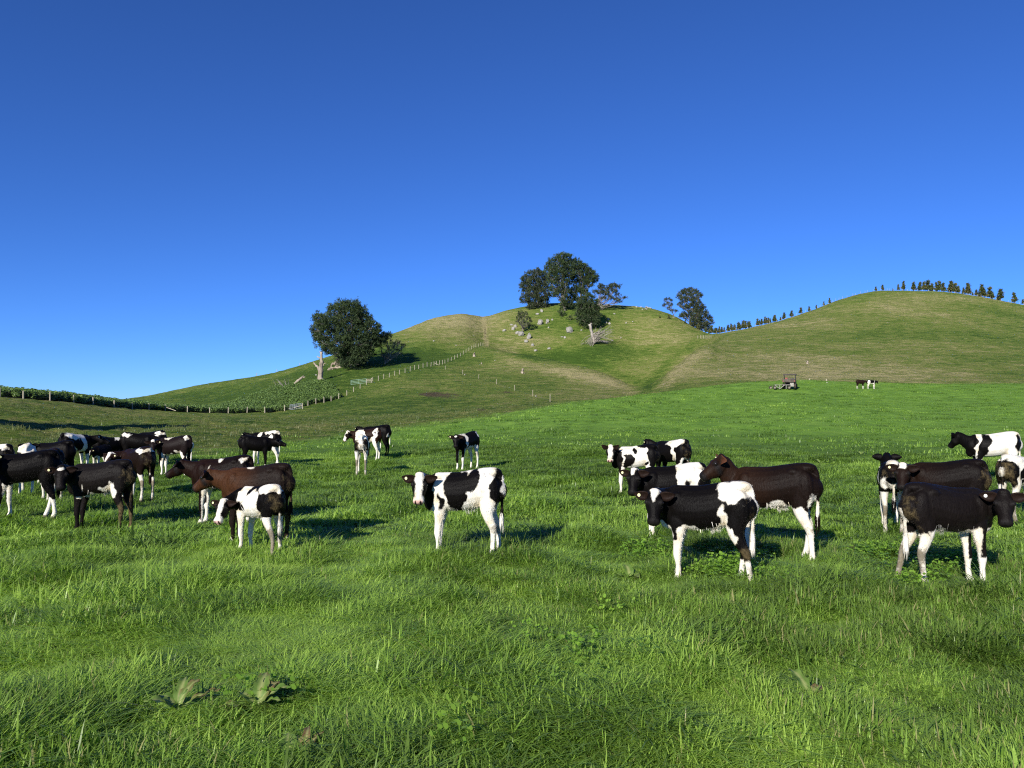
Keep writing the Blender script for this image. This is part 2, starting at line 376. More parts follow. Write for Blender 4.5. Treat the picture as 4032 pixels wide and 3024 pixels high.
def blade(V, Fc, A, base, dirx, diry, h, lean, wd, seg=3, a=.5):
    """one tapered curved grass blade"""
    px, py = -diry, dirx; b0 = len(V)
    for i in range(seg):
        t = i / seg; ww = wd * (1 - .75 * t * t) * .5
        hx = lean * h * t ** 1.7; z = h * t * (1 - .42 * lean * t)
        for sgn in (-1, 1):
            V.append((base[0] + dirx * hx + px * ww * sgn, base[1] + diry * hx + py * ww * sgn, base[2] + z)); A.append(t)
    V.append((base[0] + dirx * lean * h, base[1] + diry * lean * h, base[2] + h * (1 - .42 * lean))); A.append(1)
    for i in range(seg - 1): q = b0 + 2 * i; Fc.append((q, q + 1, q + 3, q + 2))
    q = b0 + 2 * (seg - 1); Fc.append((q, q + 1, q + 2))

def tuft(name, n, rad, hmin, hmax, wd, leanmean, flow, seg=3, rs=0):
    rg = random.Random(rs); V = []; Fc = []; A = []; C = []
    for i in range(n):
        q = rg.uniform(0, 6.283); rr = rad * math.sqrt(rg.random()); x, y = math.cos(q) * rr, math.sin(q) * rr
        ang = q * .6 + rg.gauss(0, 1.1) if rg.random() > flow else rg.gauss(0, .5)
        k = len(V)
        blade(V, Fc, A, (x, y, -.02), math.cos(ang), math.sin(ang), rg.uniform(hmin, hmax), min(1.7, max(.05, rg.gauss(leanmean, .35))), wd * rg.uniform(.7, 1.3), seg)
        C += [rg.random()] * (len(V) - k)
    me = mesh(name, V, Fc)
    a = me.attributes.new('t', 'FLOAT', 'POINT'); a.data.foreach_set('value', A)
    a = me.attributes.new('c', 'FLOAT', 'POINT'); a.data.foreach_set('value', C)
    return me

def mat_grass(name, dark, mid, lite, tip, trans=.35):
    m, n, l, b = newmat(name, .38, .36)
    t = attr(n, 't').outputs['Fac']; c = attr(n, 'c').outputs['Fac']; ti = attr(n, 'tint', 'INSTANCER').outputs['Fac']
    base = ramp(n, l, mth(n, l, 'ADD', mth(n, l, 'MULTIPLY', c, .45), mth(n, l, 'MULTIPLY_ADD', ti, .85, -.12)), [(.15, dark), (.55, mid), (.95, lite)])
    col = mixc(n, l, mth(n, l, 'MULTIPLY', t, .35), base, tip)
    dead = mth(n, l, 'GREATER_THAN', c, .988); col = mixc(n, l, dead, col, (.34, .33, .13))
    l.new(col, b.inputs['Base Color'])
    tr = n.new('ShaderNodeBsdfTranslucent'); l.new(mixc(n, l, 1, col, (1.25, 1.35, .7), 'MULTIPLY'), tr.inputs[0])
    mx = n.new('ShaderNodeMixShader'); mx.inputs[0].default_value = trans
    l.new(b.outputs[0], mx.inputs[1]); l.new(tr.outputs[0], mx.inputs[2]); l.new(mx.outputs[0], n['Material Output'].inputs[0])
    return m
M_GRASS = mat_grass('grass_blades', (.038, .096, .014), (.150, .300, .032), (.370, .540, .090), (.40, .52, .12), .45)
M_TUSS = mat_grass('rough_grass_blades', (.05, .10, .018), (.115, .170, .040), (.26, .26, .10), (.32, .30, .14), .3)
M_KALE = mat_grass('kale_leaves', (.065, .120, .030), (.125, .210, .045), (.210, .310, .080), (.22, .30, .10), .3)

def wedge_points(n, r0, r1, half, power=1.0):
    r = np.sqrt(RNG.random(n) * (r1 ** 2 - r0 ** 2) + r0 ** 2); th = (RNG.random(n) * 2 - 1) * half
    return np.sin(th) * r, np.cos(th) * r

def grass_layer(name, n, r0, r1, half, srcs, s0, label, want_lush=True, seed=0, hmod=1.0):
    x, y = wedge_points(n, r0, r1, half)
    L = lushness(x, y)
    keep = (RNG.random(n) < L) if want_lush else (RNG.random(n) > L)
    if not want_lush: keep &= (sn(x * .35, y * .35, 31, 3) > -.15)
    x, y = x[keep], y[keep]
    P = np.stack([x, y, HV(x, y)], 1)
    clump = 1.1 * sn(x * 1.8, y * 1.8, 21 + seed, 3) + .5 * sn(x * .6, y * .6, 25, 2); tus = RNG.random(len(x)) > .95; big = sn(x * .22, y * .22, 40, 2)
    flow = sn(x * .6, y * .6, 22, 2) * 5 + RNG.normal(0, .7, len(x))
    s = s0 * np.clip(1 + .36 * clump + .15 * big, .45, 2) * RNG.uniform(.75, 1.2, len(x)) * np.where(tus, 1.45, 1)
    sc3 = np.stack([s, s, s * hmod * np.clip(1 + .40 * clump, .4, 2)], 1)
    fine_ = sn(x * 2.3, y * 2.3, 61 + seed, 2); tnt = np.clip(.5 + .30 * big + .30 * fine_ - .22 * clump - .25 * tus + RNG.normal(0, .14, len(x)), 0, 1)
    k = len(srcs); lod = sn(x * .55, y * .55, 51 + seed, 3) + RNG.normal(0, .25, len(x))
    pick = np.where(lod > .05, RNG.integers(k // 2, k, len(x)), RNG.integers(0, k // 2, len(x)))
    flow = np.where(lod > .05, flow, RNG.uniform(0, 6.28, len(x)))
    o = scatter(name, P, flow, sc3, tnt, srcs, None, pick)
    tag(o, label, 'grass', None, 'stuff'); return o

def near_grass():
    A = [(tuft('grass_tuft', 58, .10, .04, .120, .0064, .85, .05, 4, k), M_GRASS) for k in range(5)] + [(tuft('grass_tuft', 54, .11, .08, .165, .0068, 1.05, .5, 4, 5 + k), M_GRASS) for k in range(4)]
    grass_layer('grass', 31500, 1.6, 9.5, .95, A, 1.0, 'long lush green grass covering the near paddock in front of the calves')
    B = [(tuft('grass_tuft_mid', 44, .17, .04, .115, .0110, .82, .05, 3, 10 + k), M_GRASS) for k in range(4)] + [(tuft('grass_tuft_mid', 42, .18, .08, .16, .0120, 1.05, .5, 3, 15 + k), M_GRASS) for k in range(3)]
    grass_layer('grass', 37000, 9.0, 26, .80, B, 1.0, 'lush green grass of the paddock between and behind the calves', seed=1)
    C = [(tuft('grass_tuft_far', 36, .50, .06, .16, .026, .9, .3, 2, 20 + k), M_GRASS) for k in range(4)]
    grass_layer('grass', 15000, 25, 128, .64, C, .85, 'bright green grass running up to the crest by the buggy', seed=2)
    D = [(tuft('rough_tuft', 22, .16, .10, .26, .014, .7, .4, 2, 30 + k), M_TUSS) for k in range(4)]
    grass_layer('rough_grass', 20000, 17, 100, .64, D, .95, 'short rough grass and dry tussocks on the bank behind the calves', False, 3, .8)
near_grass()

# ------------------------------------------------------------------ calves
def mat_coat():
    m, n, l, b = newmat('calf_coat', .44, .06)
    tc = n.new('ShaderNodeTexCoord').outputs['Object']
    wv = attr(n, 'w').outputs['Fac']; dirt = attr(n, 'dirt').outputs['Fac']; pink = attr(n, 'pink').outputs['Fac']; dk = attr(n, 'dcol').outputs['Color']; ho = attr(n, 'hoof').outputs['Fac']
    fine = noi(n, l, mapping(n, l, tc, (60, 60, 34)), 1.0, 3, .6)
    med = noi(n, l, tc, 22, 4, .6)
    s = mth(n, l, 'ADD', wv, mth(n, l, 'MULTIPLY', mth(n, l, 'SUBTRACT', med, .5), .035))
    s = mth(n, l, 'ADD', s, mth(n, l, 'MULTIPLY', mth(n, l, 'SUBTRACT', fine, .5), .022))
    s = mth(n, l, 'MULTIPLY_ADD', s, 70, .5); s.node.use_clamp = True
    wcol = ramp(n, l, noi(n, l, tc, 7, 4), [(.3, (.56, .48, .34)), (.5, (.69, .65, .56)), (.75, (.74, .71, .65))])
    hair = ramp(n, l, noi(n, l, mapping(n, l, tc, (70, 40, 16)), 1.0, 4, .7), [(.3, (.65, .65, .65)), (.7, (1.4, 1.35, 1.3))])
    dcol = mixc(n, l, .8, dk, hair, 'MULTIPLY')
    c = mixc(n, l, s, dcol, wcol)
    dn = noi(n, l, tc, 11, 6, .7)
    df = mth(n, l, 'MULTIPLY_ADD', mth(n, l, 'SUBTRACT', mth(n, l, 'ADD', dirt, mth(n, l, 'MULTIPLY', dn, 1.5)), 1.22), 3.2, 0); df.node.use_clamp = True
    dcl = ramp(n, l, noi(n, l, tc, 36, 4), [(.3, (.030, .022, .011)), (.7, (.14, .105, .05))])
    c = mixc(n, l, mth(n, l, 'MULTIPLY', df, .82), c, dcl)
    c = mixc(n, l, pink, c, (.55, .30, .27))
    c = mixc(n, l, ho, c, (.10, .085, .065))
    l.new(c, b.inputs['Base Color'])
    b.inputs['Sheen Weight'].default_value = .0; b.inputs['Sheen Roughness'].default_value = .5
    h = mth(n, l, 'ADD', noi(n, l, mapping(n, l, tc, (55, 45, 18)), 1.0, 5, .7), mth(n, l, 'MULTIPLY', df, 1.2))
    bump(n, l, b, h, .55, .012)
    return m
M_COAT = mat_coat()
M_EYE = newmat('eye', .08, .8)[0]; M_EYE.node_tree.nodes['Principled BSDF'].inputs['Base Color'].default_value = (.008, .006, .005, 1)
M_TAG = newmat('ear_tag', .5)[0]; M_TAG.node_tree.nodes['Principled BSDF'].inputs['Base Color'].default_value = (.80, .76, .42, 1)
M_TAGW = newmat('ear_tag_white', .5)[0]; M_TAGW.node_tree.nodes['Principled BSDF'].inputs['Base Color'].default_value = (.85, .85, .78, 1)

def crom(P, sub):
    P = [np.array(p, float) for p in P]; out = []
    for i in range(len(P) - 1):
        p0 = P[max(i - 1, 0)]; p1 = P[i]; p2 = P[i + 1]; p3 = P[min(i + 2, len(P) - 1)]
        for s in range(sub):
            t = s / sub
            out.append(.5 * (2 * p1 + (p2 - p0) * t + (2 * p0 - 5 * p1 + 4 * p2 - p3) * t * t + (3 * p1 - p0 - 3 * p2 + p3) * t ** 3))
    out.append(P[-1]); return out

def loft(mb, S, up, sub=3, n=14, M=None):
    """S rows: x y z width height; up: reference axis for the height direction"""
    Q = crom(S, sub); k = len(Q); vs = []; up = Vector(up)
    c = [Vector(q[:3]) for q in Q]
    for i in range(k):
        t = (c[min(i + 1, k - 1)] - c[max(i - 1, 0)]).normalized()
        a = up.cross(t).normalized(); b = t.cross(a).normalized()
        for j in range(n):
            g = 2 * math.pi * j / n
            p = c[i] + a * math.cos(g) * max(Q[i][3], .004) + b * math.sin(g) * max(Q[i][4], .004)
            vs.append(M @ p if M else p)
    fs = [(i * n + j, i * n + (j + 1) % n, (i + 1) * n + (j + 1) % n, (i + 1) * n + j) for i in range(k - 1) for j in range(n)]
    fs += [tuple(range(n - 1, -1, -1)), tuple((k - 1) * n + j for j in range(n))]
    mb.add(vs, fs)

def ellips(mb, c, r, M=None, n=12):
    vs = []; fs = []
    for i in range(1, n):
        a = math.pi * i / n
        for j in range(n):
            q = 2 * math.pi * j / n
            p = Vector((c[0] + r[0] * math.sin(a) * math.cos(q), c[1] + r[1] * math.sin(a) * math.sin(q), c[2] + r[2] * math.cos(a)))
            vs.append(M @ p if M else p)
    for i in range(n - 2):
        for j in range(n): fs.append((i * n + j, (i + 1) * n + j, (i + 1) * n + (j + 1) % n, i * n + (j + 1) % n))
    fs += [tuple(range(n)), tuple((n - 2) * n + j for j in range(n - 1, -1, -1))]
    mb.add(vs, fs)

BLACK = (.0036, .0030, .0030)
def warp(p):
    x, y, z = p
    rear = min(1, max(0, (.12 - x) / .45)); rear = rear * rear * (3 - 2 * rear)
    up = min(1, max(0, (z - .42) / .35))
    z2 = z * (1 + .085 * (1 - up)) + .030 * up + .042 * rear * up
    back = math.exp(-((x - .02) / .17) ** 2) * min(1, max(0, (z - .7) / .18)); z2 -= .012 * back
    return (x, y, z2)
def make_calf(label, loc, heading, vox=.011, size=1.0, head_yaw=0, neck_yaw=None, neck_el=28, head_pitch=-58, stride=(0, 0, 0, 0),
              base=-1, pats=(), legs=(0, 0, 0, 0), belly=0, face=(), dark=BLACK, dark2=None, dirt=0.4, nose='dark', tail=0, tagm=M_TAG,
              tag_side=1, ear_up=0, group='young calves standing in the paddock', tail_swing=0.0, shag=0, splay=1.0, ear_in=(.016, .0095, .0075)):
    if neck_yaw is None: neck_yaw = max(-75, min(75, head_yaw * .62))
    size *= .965; root = empty('calf', loc, R(heading)); root.scale = (size * .92, size * .93, size)
    tag(root, label, 'calf', group)
    mb = MB()
    loft(mb, [(-.475, 0, .765, .030, .06), (-.455, 0, .745, .095, .135), (-.40, 0, .712, .143, .190), (-.32, 0, .695, .168, .212), (-.20, 0, .678, .178, .222), (-.05, 0, .660, .188, .232),
              (.10, 0, .650, .180, .234), (.22, 0, .650, .155, .228), (.32, 0, .655, .130, .205), (.40, 0, .655, .098, .155), (.445, 0, .650, .05, .09)], (0, 0, 1), 3, 18)
    mb.v = [(x_, y_, z_ if z_ > .66 else z_ + .22 * (.66 - z_)) for x_, y_, z_ in mb.v]
    ellips(mb, (-.36, 0, .855), (.12, .085, .050)); ellips(mb, (.22, 0, .845), (.13, .055, .045)); ellips(mb, (-.05, 0, .875), (.33, .05, .025))
    for s in (-1, 1):
        ellips(mb, (-.25, s * .115, .815), (.07, .04, .045)); ellips(mb, (.24, s * .105, .70), (.085, .055, .135))
        ellips(mb, (-.36, s * .10, .66), (.105, .075, .175))
    # neck and head
    ny, ne = R(neck_yaw), R(neck_el)
    nb = Vector((.30, 0, .735)); nd = Vector((math.cos(ne) * math.cos(ny), math.cos(ne) * math.sin(ny), math.sin(ne)))
    poll = nb + nd * .29
    HMt = Vector((0, 0, .03)); HM = Matrix.Translation(poll) @ Matrix.Rotation(R(head_yaw), 4, 'Z') @ Matrix.Rotation(-R(head_pitch), 4, 'Y') @ Matrix.Diagonal((1.02, 1.24, 1.16, 1))
    jaw = HM @ Vector((.05, 0, -.055)); occ = HM @ Vector((.015, 0, -.02))
    mid = (nb + occ) / 2 + Vector((.035, 0, -.01)); mid = mid * .85 + (nb + Vector((.14, 0, .03))) * .15
    loft(mb, [(.16, 0, .66, .115, .20), (.27, 0, .69, .105, .185), (nb.x + .05, 0, .715, .090, .150), (mid.x, mid.y, mid.z - .01, .072, .118), (occ.x, occ.y, occ.z, .058, .088), (jaw.x, jaw.y, jaw.z, .048, .06)], (0, 0, 1), 3, 14)
    ellips(mb, (.36, 0, .575), (.085, .075, .11))
    loft(mb, [(-.035, 0, -.03, .035, .035), (-.015, 0, -.02, .055, .058), (.03, 0, -.018, .066, .072), (.08, 0, -.024, .073, .080), (.12, 0, -.028, .072, .078), (.155, 0, -.028, .061, .069), (.195, 0, -.026, .051, .059),
              (.235, 0, -.026, .050, .053), (.270, 0, -.028, .053, .050), (.290, 0, -.030, .045, .041), (.300, 0, -.031, .026, .026)], (0, 0, 1), 3, 14, HM)
    ellips(mb, (-.005, 0, .035), (.035, .045, .03), HM)
    for s in (-1, 1): ellips(mb, (.095, s * .056, .028), (.034, .020, .022), HM); ellips(mb, (.268, s * .030, -.012), (.026, .022, .024), HM)
    # legs
    st = stride
    for k, s in ((0, 1), (1, -1)):
        d = st[k]; q = .085 * splay
        loft(mb, [(.235, s * .07, .66, .06, .115), (.235, s * .095, .55, .055, .095), (.235 + .1 * d, s * .10, .45, .044, .064), (.245 + .3 * d, s * .097, .37, .036, .048), (.255 + .5 * d, s * .093, .275, .038, .042),
                  (.255 + .55 * d, s * .092, .245, .037, .040), (.25 + .7 * d, s * .09, .18, .026, .028), (.252 + .88 * d, s * q, .11, .026, .028), (.262 + d, s * q, .07, .030, .032), (.278 + d, s * q, .035, .030, .034), (.286 + d, s * q, 0, .036, .043)], (1, 0, 0), 3, 10)
    for k, s in ((2, 1), (3, -1)):
        d = st[k]; q = .105 * splay
        loft(mb, [(-.335, s * .075, .72, .08, .135), (-.335, s * .095, .60, .074, .120), (-.325 + .05 * d, s * .108, .50, .058, .088), (-.345 + .15 * d, s * .108, .415, .042, .058), (-.385 + .3 * d, s * .105, .335, .034, .046), (-.396 + .4 * d, s * .105, .29, .031, .040),
                  (-.392 + .6 * d, s * .105, .22, .026, .031), (-.386 + .85 * d, s * q, .13, .026, .029), (-.378 + d, s * q, .075, .030, .033), (-.362 + d, s * q, .038, .030, .034), (-.353 + d, s * q, 0, .036, .044)], (1, 0, 0), 3, 10)
    # tail
    tw = tail_swing
    tl = [(-.39, 0, .862, .04, .04), (-.447, 0, .840, .034, .036), (-.478, tw * .1, .77, .026, .028), (-.484, tw * .3, .64, .019, .017), (-.482, tw * .6, .52, .019, .017), (-.477, tw * .85, .43, .026, .024), (-.47, tw, .34, .018, .016)]
    loft(mb, tl, (1, 0, 0), 3, 8)
    mb.v = [warp(p) for p in mb.v]
    me = mesh('calf_body', mb.v, mb.f)
    tmp = bpy.data.objects.new('tmp', me); COL.objects.link(tmp)
    rm = tmp.modifiers.new('r', 'REMESH'); rm.mode = 'VOXEL'; rm.voxel_size = vox
    sm = tmp.modifiers.new('s', 'SMOOTH'); sm.factor = .5; sm.iterations = 5 if vox < .012 else 3
    dg = bpy.context.evaluated_depsgraph_get(); ev = tmp.evaluated_get(dg)
    me2 = bpy.data.meshes.new_from_object(ev)
    bpy.data.objects.remove(tmp); bpy.data.meshes.remove(me)
    nb0 = len(me2.vertices)
    # ears: cupped leaf-shaped shells rooted inside the skull
    bm = bmesh.new(); bm.from_mesh(me2)
    inner = []
    for s in (-1, 1):
        n1, n2 = 7, 5; rows = {}
        e_el = R(ear_up)
        ax = Vector((-.12, s * math.cos(e_el), math.sin(e_el) + .05)).normalized(); fr = Vector((.62, s * .10, .62)); fr = (fr - ax * fr.dot(ax)).normalized(); wd = ax.cross(fr) * s
        for side in (0, 1):
            for i in range(n1):
                a = i / (n1 - 1); wv = .038 * (math.sin(math.pi * min(1, (a * .80 + .10)) ** .80)) + .012 * (1 - a)
                for j in range(n2):
                    b = j / (n2 - 1) * 2 - 1
                    p = Vector((.028, s * .050, .016)) + ax * (.115 * a) + wd * (wv * b) + fr * (.026 * b * b * math.sin(math.pi * a) - (.006 if side else 0) - .008 * a * a)
                    vtx = bm.verts.new(warp(HM @ p)); rows[side, i, j] = vtx
                    if side == 0: inner.append(vtx)
        def face_(q):
            try: bm.faces.new(q)
            except ValueError: pass
        for i in range(n1 - 1):
            for j in range(n2 - 1):
                face_([rows[0, i, j], rows[0, i + 1, j], rows[0, i + 1, j + 1], rows[0, i, j + 1]])
                face_([rows[1, i, j], rows[1, i, j + 1], rows[1, i + 1, j + 1], rows[1, i + 1, j]])
            face_([rows[0, i, 0], rows[1, i, 0], rows[1, i + 1, 0], rows[0, i + 1, 0]])
            face_([rows[0, i, n2 - 1], rows[0, i + 1, n2 - 1], rows[1, i + 1, n2 - 1], rows[1, i, n2 - 1]])
        for j in range(n2 - 1): face_([rows[0, n1 - 1, j], rows[1, n1 - 1, j], rows[1, n1 - 1, j + 1], rows[0, n1 - 1, j + 1]])
    bm.verts.index_update(); inner_i = np.array([v.index for v in inner])
    bm.to_mesh(me2); bm.free()
    nv = len(me2.vertices); co = np.empty(nv * 3); me2.vertices.foreach_get('co', co); co = co.reshape(-1, 3)
    sd = (abs(hash(label)) if False else sum(ord(ch) * (i + 1) for i, ch in enumerate(label))) % 97
    # slight hairy unevenness
    x, y, z = co.T
    wx = x + .018 * np.sin(23 * z + 9 * y + sd) + .010 * np.sin(47 * z + 31 * x + sd * 2); wz = z + .018 * np.sin(21 * x + 5 * y + sd * 3) + .010 * np.sin(53 * x + 17 * z + sd)
    f = np.full(nv, float(base) * .5)
    def ell(cx, cz, rx, rz, side=None, ang=0):
        ca, sa = math.cos(R(ang)), math.sin(R(ang)); dx, dz = wx - cx, wz - cz
        g = (1 - np.sqrt(((dx * ca + dz * sa) / rx) ** 2 + ((-dx * sa + dz * ca) / rz) ** 2)) * min(rx, rz)
        if side == 'L': g = np.minimum(g, y + .01)
        if side == 'R': g = np.minimum(g, -y + .01)
        if side == 'T': g = np.minimum(g, z - .80)
        if side == 'F': g = np.minimum(g, x - .2)
        return g
    for p in pats:
        g = ell(*p[1:])
        f = np.maximum(f, g) if p[0] == 'W' else np.minimum(f, -g)
    if belly: f = np.maximum(f, np.minimum(belly + .062 - wz + .06 * np.abs(wx + .02), .26 - np.abs(x + .02)))
    for k, (sx, sy) in enumerate(((1, 1), (1, -1), (-1, 1), (-1, -1))):
        L = legs[k]
        ml = (x * sx > .10) & (y * sy > 0) & (z < .62) & (z < .46 + .1 * (sx < 0))
        if L == 0 and base < 0: f = np.where(ml & (z < .47), np.minimum(f, -.03), f)
        if L > 0: f = np.where(ml, np.maximum(f, np.minimum(L - wz, .2)), f)
        if L < 0: f = np.where(ml & (z < -L), np.minimum(f, np.maximum(-.2, -(-L - wz))), f)
    istail = (x < -.466) & (z < .84) & (np.abs(y) < .034) | ((x < -.445) & (z < .58) & (np.abs(y - tw * .7) < .06))
    if tail: f = np.where(istail, (tail - z) if tail > 0 else (z + tail), f)
    # head region
    inv = np.array(HM.inverted()); c0 = co.copy(); c0[:, 2] -= .030 * np.clip((c0[:, 2] - .45) / .35, 0, 1) + .05 * np.clip((.62 - c0[:, 2]) / .2, 0, 1) * 0; hc = c0 @ inv[:3, :3].T + inv[:3, 3]
    hx, hy, hz = hc.T
    hm = (hx > -.05) & (hx < .34) & (np.abs(hy) < .085) & (hz > -.125) & (hz < .09) & (np.arange(nv) < nb0)
    fh = np.full(nv, -.2)
    hxx = hx + .006 * np.sin(60 * hy + sd); hyy = hy + .005 * np.sin(50 * hx + sd)
    for p in face:
        k = p[0]
        if k == 'all': fh[:] = .2
        elif k == 'blaze': fh = np.maximum(fh, np.minimum(np.minimum(p[3] + (p[4] - p[3]) * np.clip((hxx - p[1]) / (p[2] - p[1]), 0, 1) - np.abs(hyy), hz + .02), np.minimum(hxx - p[1], p[2] - hxx)))
        elif k == 'star': fh = np.maximum(fh, np.minimum((1 - np.sqrt(((hxx - p[1]) / p[2]) ** 2 + (hyy / p[3]) ** 2)) * p[3], hz))
        elif k == 'muzzle': fh = np.maximum(fh, hxx - p[1])
        elif k == 'jaw': fh = np.maximum(fh, -hz - p[1])
        elif k == 'eyes': fh = np.minimum(fh, -(1 - np.sqrt(((hxx - .10) / .055) ** 2 + ((np.abs(hyy) - .066) / .035) ** 2 + (hz * 0 / .1) ** 2)) * .035)
    f = np.where(hm, fh, f)
    f[nb0:] = -.2
    ear_w = [p for p in face if p[0] == 'ears']
    if ear_w: f[nb0:] = .2
    dcol = np.tile(np.array(dark), (nv, 1)); 
    if dark2 is not None:
        t = np.clip((x + .10 + .05 * np.sin(9 * z + sd)) / .35, 0, 1)[:, None]; t2 = np.clip((z - .45) / .15, 0, 1)[:, None]
        dcol = np.array(dark2) * (t * t2) + dcol * (1 - t * t2)
    # darker muzzle and eye surround on brown animals, bare nose on all
    mz = np.clip((hx - .23) / .04, 0, 1) * hm; ey = hm * np.exp(-((hx - .10) / .035) ** 2 - ((np.abs(hy) - .065) / .02) ** 2)
    q = np.clip(mz + ey, 0, 1)[:, None]; dcol = dcol * (1 - q) + np.array([.011, .010, .010]) * q
    if len(inner_i): dcol[inner_i] = ear_in
    pink = np.zeros(nv)
    nose_m = hm * np.clip((hx - .250) / .012, 0, 1) * (hz > -.050) * (np.abs(hy) < .045)
    if nose == 'pink': pink = nose_m * .75
    else: f = np.where(nose_m > .4, -.2, f)
    nost = hm * (((hx - .276) / .014) ** 2 + ((np.abs(hy) - .024) / .010) ** 2 < 1); f = np.where(nost > 0, -.2, f); pink = np.where(nost > 0, 0, pink)
    mouth = hm * (np.abs(hz + .048) < .004) * (hx > .22); f = np.where(mouth > 0, -.2, f); pink = np.where(mouth > 0, 0, pink)
    dd = np.clip((-.30 - x) / .16, 0, 1) * np.clip((.90 - z) / .05, 0, 1) * .50 + np.clip((.42 - z) / .2, 0, 1) * np.where(x < 0, .27, .10) + .38 * np.exp(-((z - .33) / .06) ** 2) * (x < -.2)
    dd = dd * dirt * 1.35
    dd = np.where(istail, .55 * min(1, dirt * 1.3), dd); dd = np.where(hm, 0, dd); dd[nb0:] = 0
    hoof = np.clip((.045 - z) / .01, 0, 1)
    for nm, arr in (('w', f), ('dirt', dd), ('pink', pink), ('hoof', hoof)):
        a = me2.attributes.new(nm, 'FLOAT', 'POINT'); a.data.foreach_set('value', np.ascontiguousarray(arr, dtype=np.float32))
    a = me2.attributes.new('dcol', 'FLOAT_COLOR', 'POINT'); a.data.foreach_set('color', np.ascontiguousarray(np.hstack([dcol, np.ones((nv, 1))]), dtype=np.float32).ravel())
    me2.materials.clear()
    body = link('body', me2, M_COAT, root)
    for s in (-1, 1):
        e = MB(); ellips(e, (.098, s * .0665, .022), (.0165, .0125, .0155), HM, 8); e.v = [warp(p) for p in e.v]; e.build('eye', M_EYE, root, True)
    if tagm is not None:
        e = MB(); s = tag_side; ax = Vector((-.12, s, .05)).normalized(); fr = Vector((.62, s * .10, .62)).normalized()
        c = Vector((.028, s * .050, .016)) + ax * .072 + fr * .008; pts = [HM @ (c - fr * .001), HM @ (c + fr * .007)]
        e.tube(pts, [.0155, .0155], 10); e.v = [warp(p) for p in e.v]; e.build('ear_tag', tagm, root)
    if vox < .0125:      # short winter coat: one tapered hair lock on most vertices of the skin
        rgn = np.random.default_rng(sd); no = np.empty(nv * 3, np.float32); me2.vertices.foreach_get('normal', no); no = no.reshape(-1, 3).astype(float)
        ok = (np.arange(nv) < nb0) & (z > .05) & (rgn.random(nv) < .55) & ~((hm) & (hx > .24)); ix = np.nonzero(ok)[0]
        n_ = no[ix]; p_ = co[ix] + rgn.normal(0, .003, (len(ix), 3)); gr = np.tile(np.array([-.55, 0, -.75]), (len(ix), 1)) + rgn.normal(0, .22, (len(ix), 3))
        head_ = hm[ix]; low = np.clip((.56 - p_[:, 2]) / .1, 0, 1) * (p_[:, 2] > .42) * (n_[:, 2] < -.2)
        d_ = n_ * .30 + gr * .8; d_ /= np.linalg.norm(d_, axis=1)[:, None]
        L_ = rgn.uniform(.007, .014, len(ix)) * np.where(head_, .45, 1) * (1 + .7 * low) * np.where(p_[:, 2] < .36, .75, 1)
        s_ = np.cross(d_, n_); s_ /= (np.linalg.norm(s_, axis=1)[:, None] + 1e-6); wd_ = rgn.uniform(.0016, .0032, len(ix))[:, None]
        hv = np.stack([p_ - s_ * wd_ - n_ * .002, p_ + s_ * wd_ - n_ * .002, p_ + d_ * L_[:, None]], 1).reshape(-1, 3)
        m4 = bpy.data.meshes.new('coat_hair'); k3 = len(ix)
        m4.vertices.add(k3 * 3); m4.vertices.foreach_set('co', hv.astype(np.float32).ravel()); m4.loops.add(k3 * 3); m4.loops.foreach_set('vertex_index', np.arange(k3 * 3))
        m4.polygons.add(k3); m4.polygons.foreach_set('loop_start', np.arange(k3) * 3); m4.update(calc_edges=True)
        for nm, arr in (('w', f), ('dirt', dd), ('pink', pink), ('hoof', hoof)):
            a = m4.attributes.new(nm, 'FLOAT', 'POINT'); a.data.foreach_set('value', np.repeat(arr[ix], 3).astype(np.float32))
        a = m4.attributes.new('dcol', 'FLOAT_COLOR', 'POINT'); a.data.foreach_set('color', np.repeat(np.hstack([dcol[ix] * rgn.uniform(.8, 1.3, (k3, 1)), np.ones((k3, 1))]), 3, axis=0).astype(np.float32).ravel())
        tag(link('coat_hair', m4, M_COAT, root, False), kind='stuff')
    if vox < .016:       # tail switch and belly tufts of long hair
        V = []; Fc = []; rg = random.Random(sd); 
        for i in range(70):
            a = rg.uniform(0, 6.28); zz = rg.uniform(.40, .50); r0 = .016
            p0 = Vector((-.477 + math.cos(a) * r0, tw * .8 + math.sin(a) * r0, zz + .03)); ln = rg.uniform(.10, .19)
            p1 = p0 + Vector((math.cos(a) * .012, math.sin(a) * .012, -ln * .5)); p2 = p0 + Vector((math.cos(a) * rg.uniform(-.01, .02) , math.sin(a) * rg.uniform(-.01, .02), -ln))
            sdv = Vector((-math.sin(a), math.cos(a), 0)) * .005; b0 = len(V)
            V += [p0 - sdv, p0 + sdv, p1 - sdv * .8, p1 + sdv * .8, p2]; Fc += [(b0, b0 + 1, b0 + 3, b0 + 2), (b0 + 2, b0 + 3, b0 + 4)]
        m3 = mesh('tail_switch', V, Fc); n3 = len(V)
        wt = .2 if (tail < 0 or tail > .45) else -.2
        for nm, val in (('w', wt), ('dirt', .5 * dirt), ('pink', 0), ('hoof', 0)):
            a = m3.attributes.new(nm, 'FLOAT', 'POINT'); a.data.foreach_set('value', np.full(n3, val, np.float32))
        a = m3.attributes.new('dcol', 'FLOAT_COLOR', 'POINT'); a.data.foreach_set('color', np.tile(np.array([*dark, 1], np.float32), (n3, 1)).ravel())
        tag(link('tail_switch', m3, M_COAT, root, False), kind='stuff')
